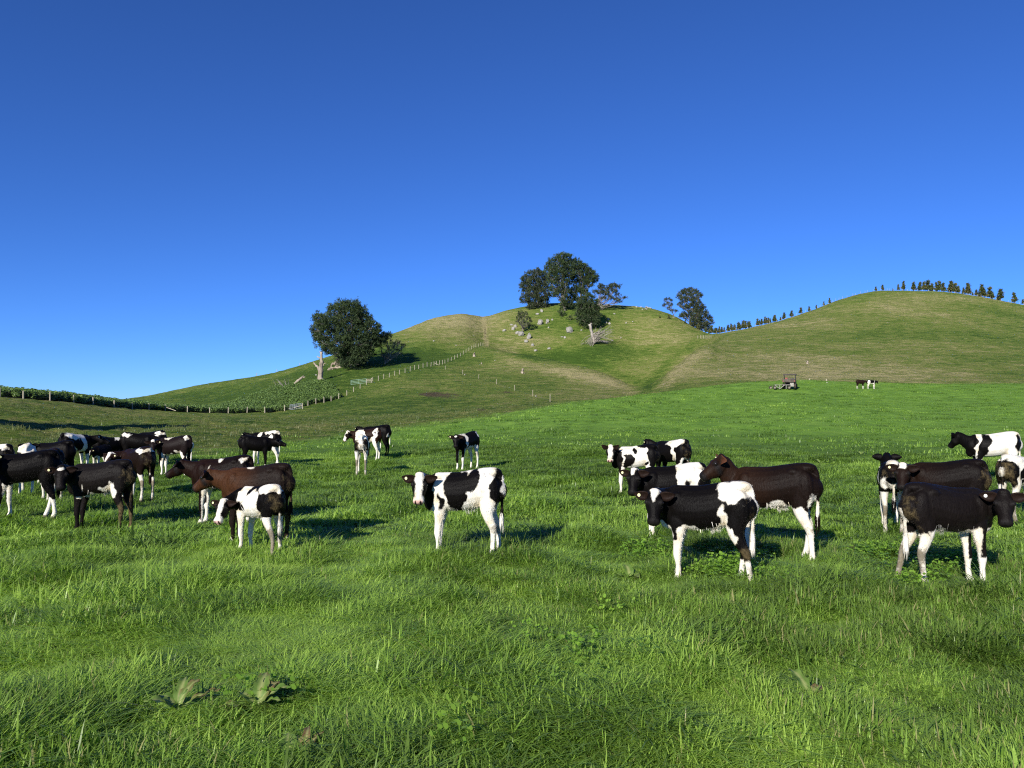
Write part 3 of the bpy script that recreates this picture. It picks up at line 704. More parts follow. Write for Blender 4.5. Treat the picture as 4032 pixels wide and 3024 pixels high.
        if shag:
            V = []; Fc = []
            for i in range(int(200 * shag)):
                px, py = rg.uniform(-.24, .16), rg.gauss(0, .08)
                if rg.random() < .75: px, py = rg.gauss(-.12, .03), rg.gauss(0, .03)
                p0 = Vector((px, py, .528 + .025 * (px < -.1))); ln = rg.uniform(.006, .022) + (rg.uniform(.005, .05) if abs(px + .12) < .05 and abs(py) < .035 else 0)
                p1 = p0 + Vector((rg.uniform(-.035, .01), rg.uniform(-.015, .015), -ln)); b0 = len(V); sdv = Vector((.0028, .0018, 0)); p0.z += abs(py) * .35
                V += [p0 - sdv, p0 + sdv, p1]; Fc += [(b0, b0 + 1, b0 + 2)]
            m3 = mesh('belly_hair', V, Fc); n3 = len(V)
            for nm, val in (('w', .2 if belly or base > 0 else -.2), ('dirt', .35), ('pink', 0), ('hoof', 0)):
                a = m3.attributes.new(nm, 'FLOAT', 'POINT'); a.data.foreach_set('value', np.full(n3, val, np.float32))
            a = m3.attributes.new('dcol', 'FLOAT_COLOR', 'POINT'); a.data.foreach_set('color', np.tile(np.array([*dark, 1], np.float32), (n3, 1)).ravel())
            tag(link('belly_hair', m3, M_COAT, root, False), kind='stuff')
    return root

def wrap(a): return (a + 180) % 360 - 180
def calf(u, v, heading, look='cam', off=0, **k):
    p = hit(u, v, 3.0, 160) if k.pop('far', 0) == 0 else hit(u, v, 60, 130)
    if p.y < 40: p = hit(u, v + .080 * F / p.y, 3.0, 160)
    p.z = H(p.x, p.y) - .012
    if look == 'cam':
        hx = p.x + math.cos(R(heading)) * .55; hy = p.y + math.sin(R(heading)) * .55
        k['head_yaw'] = max(-125, min(125, wrap(math.degrees(math.atan2(-hy, -hx)) - heading))) + off
    else: k['head_yaw'] = off
    dist = p.y
    if 'vox' not in k: k['vox'] = .0095 if dist < 9 else .011 if dist < 12 else .0145 if dist < 17 else .018 if dist < 30 else .03
    return make_calf(loc=p, heading=heading, **k)

CALVES = [
 dict(u=1815, v=2166, heading=173, label='white calf with big black patches and pink nose, standing alone side-on facing us', base=1, stride=(0, .03, .0, -.05), off=-8,
      pats=[('B', .53, .76, .245, .36), ('B', .215, .63, .036, .085, None, -14), ('B', .01, .82, .165, .125), ('B', .045, .68, .105, .17), ('B', .0, .56, .045, .095), ('B', -.15, .84, .085, .11), ('B', -.05, .70, .055, .07), ('B', -.435, .77, .065, .20)],
      face=[('blaze', -.06, .16, .050, .028), ('blaze', .12, .30, .030, .038), ('muzzle', .215)], nose='pink', tail=-.79, dirt=.5, shag=.8, neck_el=24, head_pitch=-60, tag_side=-1),
 dict(u=2770, v=2264, heading=157, label='black calf with white rump, white tail and white forehead triangle, before the dark brown one', base=-1, stride=(-.02, .02, -.09, .03), off=-6,
      pats=[('W', -.34, .88, .20, .11), ('B', -.43, .80, .05, .035), ('W', -.22, .60, .05, .15), ('B', -.36, .66, .12, .145), ('W', -.27, .49, .09, .07), ('W', .37, .50, .10, .06), ('W', .10, .48, .10, .05)],
      belly=.475, legs=(.44, .44, .25, .25), tail=1, face=[('blaze', -.05, .095, .054, .006)], dirt=.6, shag=1, neck_el=16, head_pitch=-58, tag_side=-1),
 dict(u=3035, v=2172, heading=150, look='no', off=30, label='dark brown calf with white belly and white legs, looking away over the black calf', base=-1, dark=(.0080, .0048, .0038), dark2=(.0165, .0082, .0050), size=1.08,
      pats=[('W', -.14, .50, .12, .10), ('W', -.30, .46, .09, .10), ('W', -.46, .56, .04, .12)], belly=.475, legs=(.36, .36, .45, .45), tail=0, dirt=.35, shag=1, neck_el=46, head_pitch=-32, stride=(-.03, .04, -.06, .04), ear_in=(.10, .04, .02), tag_side=-1),
 dict(u=2640, v=2103, heading=178, label='black calf with white hindquarters spotted black, standing behind the white-rumped calf', base=-1, off=-14,
      pats=[('W', -.24, .82, .20, .20), ('W', -.30, .64, .20, .20), ('B', -.21, .72, .035, .065), ('B', -.42, .73, .07, .13), ('W', .16, .60, .02, .06)], belly=.46, legs=(.45, .45, .45, .45), face=[('blaze', -.05, .06, .040, .012)], neck_el=20, tag_side=-1),
 dict(u=2495, v=1934, heading=170, label='black and white calf with white face and pricked ears, behind the black spotted-rump calf', base=-1, off=-6,
      pats=[('W', .06, .88, .20, .10), ('W', -.16, .66, .22, .25), ('B', .08, .66, .10, .13), ('B', -.37, .72, .09, .16), ('B', -.26, .60, .035, .035), ('B', -.05, .83, .05, .05), ('W', .2, .75, .02, .15)], belly=.48, legs=(.47, .47, .45, .45), face=[('blaze', -.06, .30, .040, .034), ('muzzle', .23)], nose='pink', ear_up=38, neck_el=30, dirt=.6),
 dict(u=2640, v=1908, heading=128, look='no', off=30, label='black calf with white saddle seen from behind, beyond the white-faced calf', base=-1, pats=[('W', -.2, .90, .22, .08), ('W', -.22, .65, .05, .25), ('W', -.45, .5, .05, .12)], legs=(.4, .4, .5, .5), dirt=.7, neck_el=26),
 dict(u=3745, v=2276, heading=6, label='black calf with white belly, long white hind legs and white tail tuft, facing us', base=-1, off=4, stride=(.0, .03, -.12, .03),
      pats=[('W', .40, .50, .10, .06), ('W', -.24, .50, .08, .07), ('W', -.06, .49, .12, .04)], belly=.465, legs=(.27, .30, .50, .50), tail=.74, dirt=.8, shag=1.2, neck_el=22, head_pitch=-56, tag_side=-1, dark=(.0075, .0058, .0055), tagm=M_TAGW),
 dict(u=3718, v=2098, heading=152, label='brown-black calf with white mark on forehead and muddy rump, behind the near black calf', base=-1, dark=(.0060, .0042, .0038), dark2=(.0105, .0056, .0040), off=-6, dirt=1.0, legs=(.3, .3, .35, .35), face=[('blaze', -.05, .05, .038, .030)], neck_el=20, head_pitch=-56, size=1.03, tag_side=-1),
 dict(u=3510, v=2066, heading=68, look='no', off=4, label='black and white calf seen from behind, dirty white hind legs, beside the brown-black one', base=-1, pats=[('W', -.42, .94, .07, .05), ('W', -.2, .66, .05, .22, 'L'), ('W', -.47, .60, .06, .16), ('W', .25, .9, .1, .08)], legs=(.46, .46, .60, .60), dirt=.8, neck_el=42, head_pitch=-45, tagm=M_TAGW, tag_side=-1),
 dict(u=3905, v=1895, heading=163, look='no', off=-48, label='large white calf with black neck bands, looking away at the back of the herd', base=1, size=1.18, pats=[('B', .46, .72, .20, .35), ('B', .17, .68, .10, .26, None, 20), ('W', .26, .72, .025, .2, None, 15), ('B', -.43, .76, .06, .14)], neck_el=26, head_pitch=-45, dirt=.5, tagm=M_TAGW),
 dict(u=4030, v=2026, heading=24, look='no', off=10, label='mud-stained white calf with brownish-black patches, cut off by the frame edge', base=1, pats=[('B', -.44, .70, .09, .20), ('B', -.22, .70, .10, .09), ('B', -.17, .57, .04, .045), ('B', .18, .72, .18, .18)], dirt=1.0, neck_el=20),
 dict(u=385, v=2070, heading=180, label='black calf with a small white forehead mark and crusted muddy hip, standing side-on', base=-1, dark=(.0080, .0065, .0062), off=-4, pats=[('W', -.15, .60, .08, .035), ('W', -.24, .58, .05, .09, None, 30), ('W', -.30, .50, .045, .08), ('W', .0, .49, .13, .035), ('W', .165, .62, .008, .03)], belly=.425, dirt=1.05, face=[('star', .03, .022, .035)], neck_el=20, head_pitch=-58, shag=.5, tag_side=-1, stride=(0, .04, .02, -.05)),
 dict(u=90, v=2020, heading=196, label='black calf with white socks, its head cut off by the frame edge', base=-1, off=0, pats=[], belly=.43, legs=(.22, .22, .3, .3), dirt=.25, size=1.03, stride=(.08, -.06, -.08, .08)),
 dict(u=-48, v=1945, heading=176, look='no', off=0, label='black calf with white back, only its hindquarters showing at the frame edge', base=-1, pats=[('W', -.25, .92, .2, .07), ('W', -.2, .5, .12, .1)], legs=(.4, .4, .4, .4), dirt=.7),
 dict(u=106, v=1925, heading=120, look='no', off=0, label='black and white calf seen from behind with its tail lifted aside', base=1, pats=[('B', -.42, .70, .09, .13), ('B', .3, .7, .2, .3)], dirt=.4, tail=1, tail_swing=.16),
 dict(u=200, v=1955, heading=130, look='no', off=10, label='dark brown calf with white back stripe, rump towards us behind the muddy calf', base=-1, dark=(.012, .0075, .0065), pats=[('W', .0, .90, .25, .06), ('W', -.05, .78, .14, .05)], legs=(.3, .3, .35, .35), dirt=.8, size=.98, neck_el=10),
 dict(u=205, v=1900, heading=178, look='no', off=20, label='black calf mostly hidden behind the white-backed brown calf', base=-1, legs=(.3, .3, .3, .3), face=[('star', .02, .03, .03)], neck_el=15),
 dict(u=300, v=1850, heading=72, look='no', off=-55, label='black and white calf with white midriff, head held out towards its neighbour', base=-1, pats=[('W', -.2, .90, .22, .08), ('W', .05, .66, .13, .30), ('W', -.2, .52, .12, .12), ('B', -.03, .66, .07, .16)], legs=(.45, .45, .5, .5), dirt=.4, neck_el=14, head_pitch=-25, tagm=M_TAGW, tag_side=-1),
 dict(u=432, v=1838, heading=52, look='no', off=-45, label='black calf with a white shoulder mark, head turned from the group', base=-1, size=.92, pats=[('W', .2, .88, .1, .05)], neck_el=24, head_pitch=-30, legs=(.3, .3, .3, .3)),
 dict(u=396, v=1845, heading=262, look='no', off=0, label='small black and white calf with lowered head, between two black ones', base=-1, size=.72, pats=[('W', .35, .5, .1, .1)], legs=(.5, .5, .5, .5), neck_el=5, face=[('star', .1, .1, .05)]),
 dict(u=535, v=1950, heading=146, label='reddish-brown calf with white forehead triangle, rump turned towards us', base=-1, dark=(.0080, .0045, .0036), dark2=(.0130, .0062, .0045), pats=[('W', -.34, .90, .16, .035)], legs=(.3, .3, .50, .42), dirt=.75, face=[('blaze', -.06, .16, .048, .012)], neck_el=8, head_pitch=-55, off=-25),
 dict(u=548, v=1834, heading=14, look='no', off=-10, label='black calf with a white patch over its tail, behind the reddish-brown calf', base=-1, pats=[('W', -.33, .90, .13, .05)], neck_el=-5, dirt=.4),
 dict(u=592, v=1822, heading=168, look='no', off=0, label='black calf with white flecks along its rump, behind the white-foreheaded one', base=-1, pats=[('W', -.38, .90, .12, .04), ('W', -.30, .82, .08, .025)], neck_el=0),
 dict(u=682, v=1862, heading=174, label='black-brown calf with white belly, white forelegs and white tail stripe', base=-1, dark=(.010, .0065, .0062), pats=[('W', -.18, .56, .07, .08, None, -30), ('W', -.28, .48, .06, .12), ('W', -.40, .91, .05, .05), ('W', .1, .9, .1, .02)], belly=.47, legs=(.36, .36, .3, .3), tail=.8, face=[('blaze', -.06, .04, .03, .03)], neck_el=12, off=-4),
 dict(u=1040, v=1822, heading=172, look='no', off=10, label='black and white calf with white hind legs standing behind a small all-black calf', base=-1, pats=[('W', -.30, .93, .25, .05), ('W', -.27, .68, .08, .17), ('W', .10, .88, .06, .09), ('W', -.08, .90, .06, .03), ('W', .38, .55, .05, .08)], legs=(.45, .45, .52, .52), tail=.72, neck_el=18, head_pitch=-40, dirt=.3, stride=(.03, -.03, -.10, .04)),
 dict(u=1010, v=1836, heading=22, look='no', off=-15, label='small all-black calf standing in front of the white-legged one', base=-1, size=.90, pats=[], legs=(.15, .15, 0, 0), neck_el=5, head_pitch=-20, tagm=M_TAGW, tag_side=1),
 dict(u=868, v=2042, heading=178, look='no', off=0, label='maroon-black calf with white shoulder fleck, walking in profile behind the russet calf', base=-1, dark=(.0060, .0036, .0030), dark2=(.0105, .0050, .0038), pats=[('W', .13, .73, .012, .07), ('W', .40, .48, .06, .05), ('W', -.38, .91, .06, .025), ('W', -.02, .92, .04, .02)], belly=.445, legs=(.10, .30, .1, .1), dirt=.55, neck_el=16, head_pitch=-30, shag=.6, tagm=None),
 dict(u=1002, v=2116, heading=174, look='no', off=4, label='russet-brown calf in profile with darker rump, behind the small white-legged calf', base=-1, dark=(.012, .0078, .0062), dark2=(.044, .0190, .0090), pats=[('W', .05, .92, .05, .03), ('W', -.3, .3, .01, .01)], dirt=.8, legs=(.1, .1, .1, .1), neck_el=14, head_pitch=-36, size=1.0, tagm=None),
 dict(u=1012, v=2158, heading=147, label='small black and white calf with lowered head and muddy white legs, looking back', base=-1, size=.84, off=-12, stride=(-.02, .02, -.12, .06), splay=1.25,
      pats=[('W', .18, .86, .10, .16), ('W', -.04, .64, .17, .24), ('W', -.35, .93, .20, .07), ('W', -.15, .78, .06, .1), ('B', -.34, .72, .13, .13), ('W', .30, .50, .2, .1), ('W', -.12, .50, .2, .12), ('B', .1, .66, .025, .03)], belly=.52, legs=(.5, .46, .55, .55), dirt=.95, face=[('blaze', -.06, .30, .036, .024), ('muzzle', .2)], nose='pink', neck_el=-12, neck_yaw=72, head_pitch=-50, tail=.6, tag_side=-1, shag=.6),
 dict(u=1834, v=1838, heading=236, label='black calf with white belly and white shoulder stripe, alone and facing us', base=-1, pats=[('W', .14, .78, .045, .20), ('W', -.14, .50, .28, .13), ('W', -.40, .90, .1, .08), ('W', .2, .9, .12, .03)], belly=.5, legs=(.34, .20, .52, .52), face=[('star', .03, .02, .03)], neck_el=20, off=-4, tag_side=-1),
 dict(u=1424, v=1856, heading=99, look='no', off=0, label='white calf with two black rump patches seen squarely from behind', base=1, pats=[('B', -.41, .73, .08, .14), ('B', .35, .7, .2, .3)], dirt=.85, tail=1, tail_swing=-.12, neck_el=20),
 dict(u=1442, v=1804, heading=170, look='no', off=30, label='red-brown calf with white face and white patched hind leg', base=-1, dark=(.018, .0080, .005), pats=[('W', .15, .80, .18, .14), ('W', -.36, .84, .08, .14), ('W', -.28, .55, .1, .2), ('B', -.36, .85, .025, .03)], belly=.5, legs=(.45, .45, .52, .52), face=[('blaze', -.06, .30, .05, .05), ('muzzle', .2), ('eyes',)], nose='pink', neck_el=15),
 dict(u=1478, v=1790, heading=172, look='no', off=0, label='black calf standing behind the red-brown white-faced one', base=-1, pats=[('W', -.46, .6, .03, .1)], neck_el=20, size=1.04, tail=.6),
 dict(u=3389, v=1531, heading=2, look='no', off=0, label='dark brown calf at the paddock crest, directly behind a black and white one', base=-1, dark=(.017, .009, .007), far=1, size=1.1, neck_el=10, legs=(.3, .3, .3, .3), tagm=None),
 dict(u=3432, v=1532, heading=-2, look='no', off=0, label='black and white calf leading at the paddock crest with white midriff and legs', base=-1, far=1, size=1.1, pats=[('W', -.33, .7, .14, .25), ('W', .28, .7, .02, .3)], belly=.55, legs=(.5, .5, .55, .55), neck_el=12, face=[('blaze', .0, .2, .05, .03)], tagm=None),
]
for c in CALVES: calf(**c)

# ------------------------------------------------------------------ trees
def mat_simple(name, c1, c2, scale=3, rough_=.85, bumpd=0, stretch=(1, 1, 1)):
    m, n, l, b = newmat(name, rough_, .2)
    tc = n.new('ShaderNodeTexCoord').outputs['Object']; q = mapping(n, l, tc, stretch)
    f = noi(n, l, q, scale, 6, .65); l.new(ramp(n, l, f, [(.3, c1), (.7, c2)]), b.inputs['Base Color'])
    if bumpd: bump(n, l, b, f, .8, bumpd)
    return m
def mat_leaf(name, c1, c2, c3, trans=.12):
    m, n, l, b = newmat(name, .65, .25)
    c = attr(n, 'c').outputs['Fac']; col = ramp(n, l, c, [(.1, c1), (.55, c2), (.95, c3)]); l.new(col, b.inputs['Base Color'])
    tr = n.new('ShaderNodeBsdfTranslucent'); l.new(mixc(n, l, 1, col, (1.2, 1.3, .7), 'MULTIPLY'), tr.inputs[0])
    mx = n.new('ShaderNodeMixShader'); mx.inputs[0].default_value = trans
    l.new(b.outputs[0], mx.inputs[1]); l.new(tr.outputs[0], mx.inputs[2]); l.new(mx.outputs[0], n['Material Output'].inputs[0])
    return m
M_PINE = mat_leaf('pine_needles', (.022, .038, .016), (.040, .066, .024), (.070, .100, .034))
M_PINEB = mat_leaf('macrocarpa_needles', (.024, .036, .018), (.045, .062, .028), (.080, .100, .045))
M_YOUNG = mat_leaf('young_needles', (.040, .058, .020), (.080, .105, .032), (.16, .12, .048))
M_BARK = mat_simple('pale_bark', (.10, .085, .07), (.30, .27, .23), 1.2, .9, .05, (1, 1, .3))
M_DEAD = mat_simple('weathered_dead_wood', (.13, .10, .075), (.46, .39, .31), .9, .9, .08, (1, 1, .35))
M_GREYW = mat_simple('grey_dead_branches', (.20, .17, .15), (.42, .38, .33), .8, .9)
M_ROCK = mat_simple('pale_limestone', (.15, .14, .12), (.40, .38, .34), .8, .9, .12)

def needle_mesh(name, lobes, density, leaf, upbias=.35, aspect=2.6, seed=0, droop=0):
    """crown: many small needle sprays gathered in clumps over the lobes"""
    rg = np.random.default_rng(seed); V = []; C = []
    for (c, r, dens) in lobes:
        r = np.array(r if hasattr(r, '__len__') else (r, r, r * .85)); area = (r[0] * r[2] + r[0] * r[1] + r[1] * r[2])
        n = max(6, int(density * dens * area))
        d = rg.normal(size=(n, 3)); d /= np.linalg.norm(d, axis=1)[:, None]
        rad = rg.uniform(.5, 1.0, n) + .38 * (rg.random(n) > .84)
        cc = np.array(c) + d * rad[:, None] * r
        cl = rg.uniform(0, 1, n)
        K = 26
        for k in range(K):
            out = d * .8 + rg.normal(0, .55, (n, 3)); out[:, 2] += upbias; out /= np.linalg.norm(out, axis=1)[:, None]
            p = cc + rg.normal(0, leaf * .40, (n, 3)); L = leaf * rg.uniform(.35, .95, n)
            sd_ = np.cross(out, rg.normal(size=(n, 3))); sd_ /= np.linalg.norm(sd_, axis=1)[:, None]
            wv = (L / aspect)[:, None] * sd_
            V.append(np.stack([p - wv, p + wv, p + out * L[:, None] * .9 + wv * .3, p + out * L[:, None]], 1)); C.append(np.repeat(np.clip(cl * .75 + rg.uniform(0, .25, n), 0, 1), 4))
    v = np.concatenate(V).reshape(-1, 3); c = np.concatenate(C)
    me = bpy.data.meshes.new(name); nf = len(v) // 4
    me.vertices.add(len(v)); me.vertices.foreach_set('co', v.astype(np.float32).ravel())
    me.loops.add(nf * 4); me.loops.foreach_set('vertex_index', np.arange(nf * 4)); me.polygons.add(nf); me.polygons.foreach_set('loop_start', np.arange(nf) * 4)
    me.update(calc_edges=True)
    a = me.attributes.new('c', 'FLOAT', 'POINT'); a.data.foreach_set('value', c.astype(np.float32))
    return me

def bent(a, b, sag=.1, n=6, jit=.04, rg=random):
    a, b = Vector(a), Vector(b); L = (b - a).length; out = []
    for i in range(n + 1):
        t = i / n; p = a.lerp(b, t); p.z += math.sin(math.pi * t) * sag * L
        if 0 < i < n: p += Vector((rg.gauss(0, 1), rg.gauss(0, 1), rg.gauss(0, 1))) * jit * L
        out.append(p)
    return out

def conifer(name, label, base_uv, rmin, lobes_px, mat=M_PINE, density=1.4, leaf=.75, trunk_r=.5, trunk_top=None, group=None, flat=.85, depth=.9, up=.35,
            forks=None, seed=1, bark=M_BARK, base_y=None, cat='tree', spread=.55, twigs=0):
    b = hit(base_uv[0], base_uv[1], rmin) if base_y is None else at(base_uv[0], base_uv[1], base_y)
    if base_y is not None: b.z = H(b.x, b.y)
    y = b.y; px = y / F; rg = random.Random(seed)
    root = empty(name, b); tag(root, label, cat, group)
    def loc(u, v, dy=0): return at(u, v, y + dy) * (1) - b
    us_ = [q[0] for q in lobes_px]; mu = sum(us_) / len(us_); span = (max(us_) - min(us_)) / 2 * px
    lob = []; mids = []
    for q in lobes_px:
        u, v, r = q[:3]; fx = q[3] if len(q) > 3 else 1
        room = math.sqrt(max(.05, 1 - ((u - mu) * px / (span + 1e-3)) ** 2)) * span * depth
        for s in ((-1, 1) if room > r * px * .8 else (0,)):
            dy = s * room * rg.uniform(.25, .7)
            c = loc(u + rg.uniform(-3, 3), v, dy); R_ = r * px * 1.03
            lob.append(((c.x, c.y, c.z), (R_ * fx, R_, R_ * flat), 1)); mids.append(c)
    me = needle_mesh('crown', lob, density * .95, leaf * .64, up, 5.0, seed); link('crown', me, mat, root, False)
    tt = loc(*trunk_top) if trunk_top else Vector((0, 0, max(c.z for c in mids) * .75))
    t = MB(); pts = bent((0, 0, -.4), tt, 0, 8, .012, rg); t.tube(pts, [trunk_r * (1.25 if i == 0 else 1) * (1 - .8 * i / 8) for i in range(9)], 9); t.build('trunk', bark, root, True)
    for i, c in enumerate(mids):
        k = min(7, max(1, int(8 * max(.08, min(.85, (c.z * spread) / max(tt.z, .1)))))); a = pts[k]
        if (c - a).length < .8: continue
        q = MB(); rr = trunk_r * (1 - .8 * k / 8) * .42
        bp = bent(a, c, -.06, 6, .03, rg); q.tube(bp, [rr * (1 - .8 * j / 6) + .02 for j in range(7)], 6)
        for z in range(3 + twigs):
            s0 = bp[rg.randint(3, 5)]; R_ = lob[i][1][0]
            e = c + Vector((rg.gauss(0, 1), rg.gauss(0, 1), rg.gauss(0, .8))) * R_ * (.6 if not twigs else .85); q.tube(bent(s0, e, 0, 4, .05, rg), [rr * .3 + .015] * 4 + [.01], 4)
        q.build('limb', bark, root, True)
    return root

conifer('pine_tree', 'broad dark pine with rounded crown standing on the slope beside the dead stump', (1388, 1447), 180,
        [(1258,1252,24),(1275,1275,26),(1322,1228,34),(1350,1205,26),(1385,1212,34),(1415,1222,26),(1430,1258,38),(1462,1290,32),(1375,1280,55),(1305,1282,42),(1248,1298,22),(1250,1325,20),(1270,1345,28),(1292,1372,26),
         (1340,1350,48),(1410,1340,52),(1455,1342,34),(1488,1322,24),(1370,1405,36),(1420,1402,32),(1395,1428,26),(1500,1345,22),(1515,1325,15),(1528,1318,9),(1335,1385,24),(1446,1385,26),(1355,1430,16)],
        density=4.6, leaf=.95, trunk_r=.62, trunk_top=(1390, 1260), seed=3, spread=.5, group='large dark conifers on the hills')
conifer('shelter_bush', 'sprawling half-bare grey bush leaning out from under the broad dark pine', (1515, 1432), 180,
        [(1500,1372,18),(1530,1352,20),(1552,1345,16),(1575,1350,12),(1588,1362,8),(1545,1380,20),(1570,1385,14),(1515,1395,14)], mat=M_PINEB, density=1.1, leaf=.6, trunk_r=.22, trunk_top=(1530, 1385), seed=4, spread=.2, twigs=6, bark=M_GREYW, cat='bush')
G3 = 'large dark conifers on the hills'
conifer('conifer_tree', 'wide grey-green conifer at the hilltop end of the clump, sky on one side', (2118, 1212), 300,
        [(2066,1098,17),(2090,1082,18),(2115,1070,16),(2135,1082,17),(2150,1100,14),(2070,1122,20),(2105,1115,28),(2142,1128,22),(2064,1148,16),(2095,1150,26),(2132,1158,26),(2070,1178,20),(2105,1186,28),(2145,1190,18),(2160,1165,12),(2090,1205,14),(2140,1208,12)],
        mat=M_PINEB, density=2.6, leaf=1.15, trunk_r=.55, trunk_top=(2112, 1100), seed=5, group=G3, up=.55)
conifer('conifer_tree', 'tallest conifer of the hilltop clump, domed crown high above the ridge', (2226, 1222), 300,
        [(2160,1052,14),(2172,1032,16),(2192,1016,16),(2214,1008,16),(2235,1012,15),(2150,1072,12),(2178,1060,22),(2210,1042,26),(2240,1040,22),(2168,1088,16),(2205,1078,26),(2238,1078,24),(2192,1108,16),(2225,1112,20),(2232,1148,18),(2205,1140,16),(2190,1160,14),(2178,1138,13),(2170,1112,13),(2225,1178,18),(2240,1200,16),(2218,1196,12)],
        mat=M_PINE, density=2.7, leaf=1.15, trunk_r=.6, trunk_top=(2215, 1050), seed=6, group=G3, up=.7)
conifer('conifer_tree', 'steep-sided conifer with pale bare trunk beside the tallest one', (2288, 1215), 300,
        [(2262,1030,14),(2278,1042,18),(2300,1050,14),(2318,1066,14),(2335,1080,13),(2350,1092,9),(2270,1066,24),(2300,1080,24),(2326,1096,18),(2342,1104,11),(2262,1100,20),(2295,1112,20),(2322,1118,14),(2262,1140,20),(2285,1142,16),(2302,1150,16),(2252,1170,18),(2276,1180,12)],
        mat=M_PINE, density=2.7, leaf=1.15, trunk_r=.5, trunk_top=(2285, 1060), seed=7, group=G3, up=.7)
conifer('conifer_tree', 'low dense dark conifer spilling down the slope under the hilltop clump', (2318, 1290), 290,
        [(2296,1182,18),(2322,1172,18),(2344,1190,15),(2352,1215,14),(2286,1206,20),(2320,1208,28),(2288,1236,22),(2328,1242,26),(2350,1240,15),(2298,1262,20),(2330,1270,20),(2350,1268,12),(2276,1258,12),(2305,1284,14)],
        mat=M_PINE, density=3.6, leaf=1.0, trunk_r=.4, trunk_top=(2320, 1200), seed=8, group=G3, up=.3)
w_ = conifer('windswept_conifer', 'windswept conifer with bare pale limbs reaching flat from the hilltop clump', (2344, 1222), 300,
        [(2368,1128,10,1.5),(2384,1142,9,1.5),(2400,1130,9,1.6),(2420,1122,8,1.7),(2434,1128,7,1.6),(2345,1150,9,1.3),(2362,1150,9,1.4),(2392,1156,8,1.8),(2420,1146,8,1.7),(2432,1160,6,1.6),(2405,1172,6,1.8),(2430,1178,6,2.2),(2455,1172,5,2.2),(2440,1186,5,2.0),(2375,1172,7,1.5)],
        mat=M_PINEB, density=4.2, leaf=1.0, trunk_r=.42, trunk_top=(2366, 1160), seed=9, up=.5, depth=.35, spread=.4)
conifer('small_pine', 'small loose-crowned pine growing from the rocks on the hillside', (2057, 1308), 240,
        [(2050,1232,11),(2068,1236,11),(2042,1250,10),(2060,1252,13),(2080,1252,10),(2036,1262,6),(2072,1268,10),(2052,1270,8),(2088,1264,6),(2084,1278,7),(2064,1284,6)], mat=M_PINEB, density=2.8, leaf=.75, trunk_r=.22, trunk_top=(2060, 1245), seed=10, group=None)
conifer('round_bush', 'small dark upright bush just below the hilltop conifers', (2211, 1246), 290, [(2210,1214,9),(2206,1228,11),(2216,1232,11),(2211,1240,9)], density=5, leaf=.7, trunk_r=.12, seed=11, cat='bush')
conifer('low_bush', 'low ragged green bush on the slope beside the dense dark conifer', (2245, 1262), 290, [(2236,1250,7),(2250,1246,7),(2262,1240,6)], density=3, leaf=.7, trunk_r=.08, seed=12, cat='bush')
conifer('conifer_tree', 'lone tall conifer beyond the saddle with foliage falling down its shoulder', (2752, 1312), 300,
        [(2672,1168,10),(2684,1152,11),(2700,1144,12),(2720,1142,12),(2738,1150,12),(2750,1164,12),(2690,1178,14),(2715,1170,18),(2740,1184,16),(2756,1200,13),(2676,1198,10),(2700,1210,12),(2725,1212,20),(2752,1222,18),(2772,1208,9),(2692,1238,12),(2716,1246,16),(2746,1248,20),(2776,1236,14),(2680,1244,8),(2738,1274,18),(2768,1270,20),(2794,1252,12),(2800,1270,9),(2782,1290,14),(2755,1296,14)],
        mat=M_PINEB, density=3.0, leaf=1.05, trunk_r=.5, trunk_top=(2735, 1170), seed=13, group=G3, up=.5, base_y=345)
conifer('leaning_conifer', 'thin open conifer leaning towards the lone tall one beyond the saddle', (2656, 1236), 300,
        [(2618,1182,6),(2630,1176,6),(2640,1182,6),(2614,1200,6),(2628,1196,8),(2642,1200,6),(2634,1214,7),(2648,1222,5),(2662,1224,4)], mat=M_PINEB, density=3.5, leaf=.8, trunk_r=.16, trunk_top=(2628, 1190), seed=14, base_y=352)

ONES = 'first second third fourth fifth sixth seventh eighth ninth tenth eleventh twelfth thirteenth fourteenth fifteenth sixteenth seventeenth eighteenth nineteenth'.split()
def nth(k):
    if k < 19: return ONES[k]
    t, o_ = divmod(k + 1, 10); return {2: 'twentieth', 3: 'thirtieth'}[t] if o_ == 0 else {2: 'twenty-', 3: 'thirty-'}[t] + ONES[o_ - 1]
# young conifers in the ridge planting
def young(protoseed):
    lob = [((0, 0, .55), (.50, .50, .34), 1), ((0, 0, 1.0), (.46, .46, .36), 1), ((.04, 0, 1.45), (.32, .32, .34), 1), ((0, .03, 1.95), (.17, .17, .34), 1.2), ((0, 0, 2.45), (.06, .06, .30), 1.6), ((-.2, .1, .8), (.3, .3, .3), .8)]
    me = needle_mesh('crown', lob, 13, .34, .7, 2.4, protoseed)
    t = MB(); t.tube([(0, 0, -.4), (.02, 0, .9), (0, 0, 2.4)], [.07, .05, .02], 6)
    return me, mesh('trunk', t.v, t.f)
YM = [young(60 + k) for k in range(4)]
for _, tm in YM: tm.materials.append(M_BARK)
for cm, _ in YM: cm.materials.append(M_YOUNG)
YP = [(210,830,120),(255,795,80),(275,792,75),(310,780,85),(340,755,55),(375,768,62),(425,750,75),(465,738,80),(490,736,60),(515,730,62),(560,715,75),(580,706,55),(628,705,90),(658,705,82),(690,696,70),(710,694,68),(815,680,90),(838,680,70),(868,678,82),(912,666,100),(935,664,86),(958,660,82),(982,655,62),(1040,642,100),(1055,640,60),(1118,620,50),(1165,612,92),(1265,576,90),(1385,540,92),(1495,495,66),(1590,466,55),(1690,425,62),(1765,386,70)]
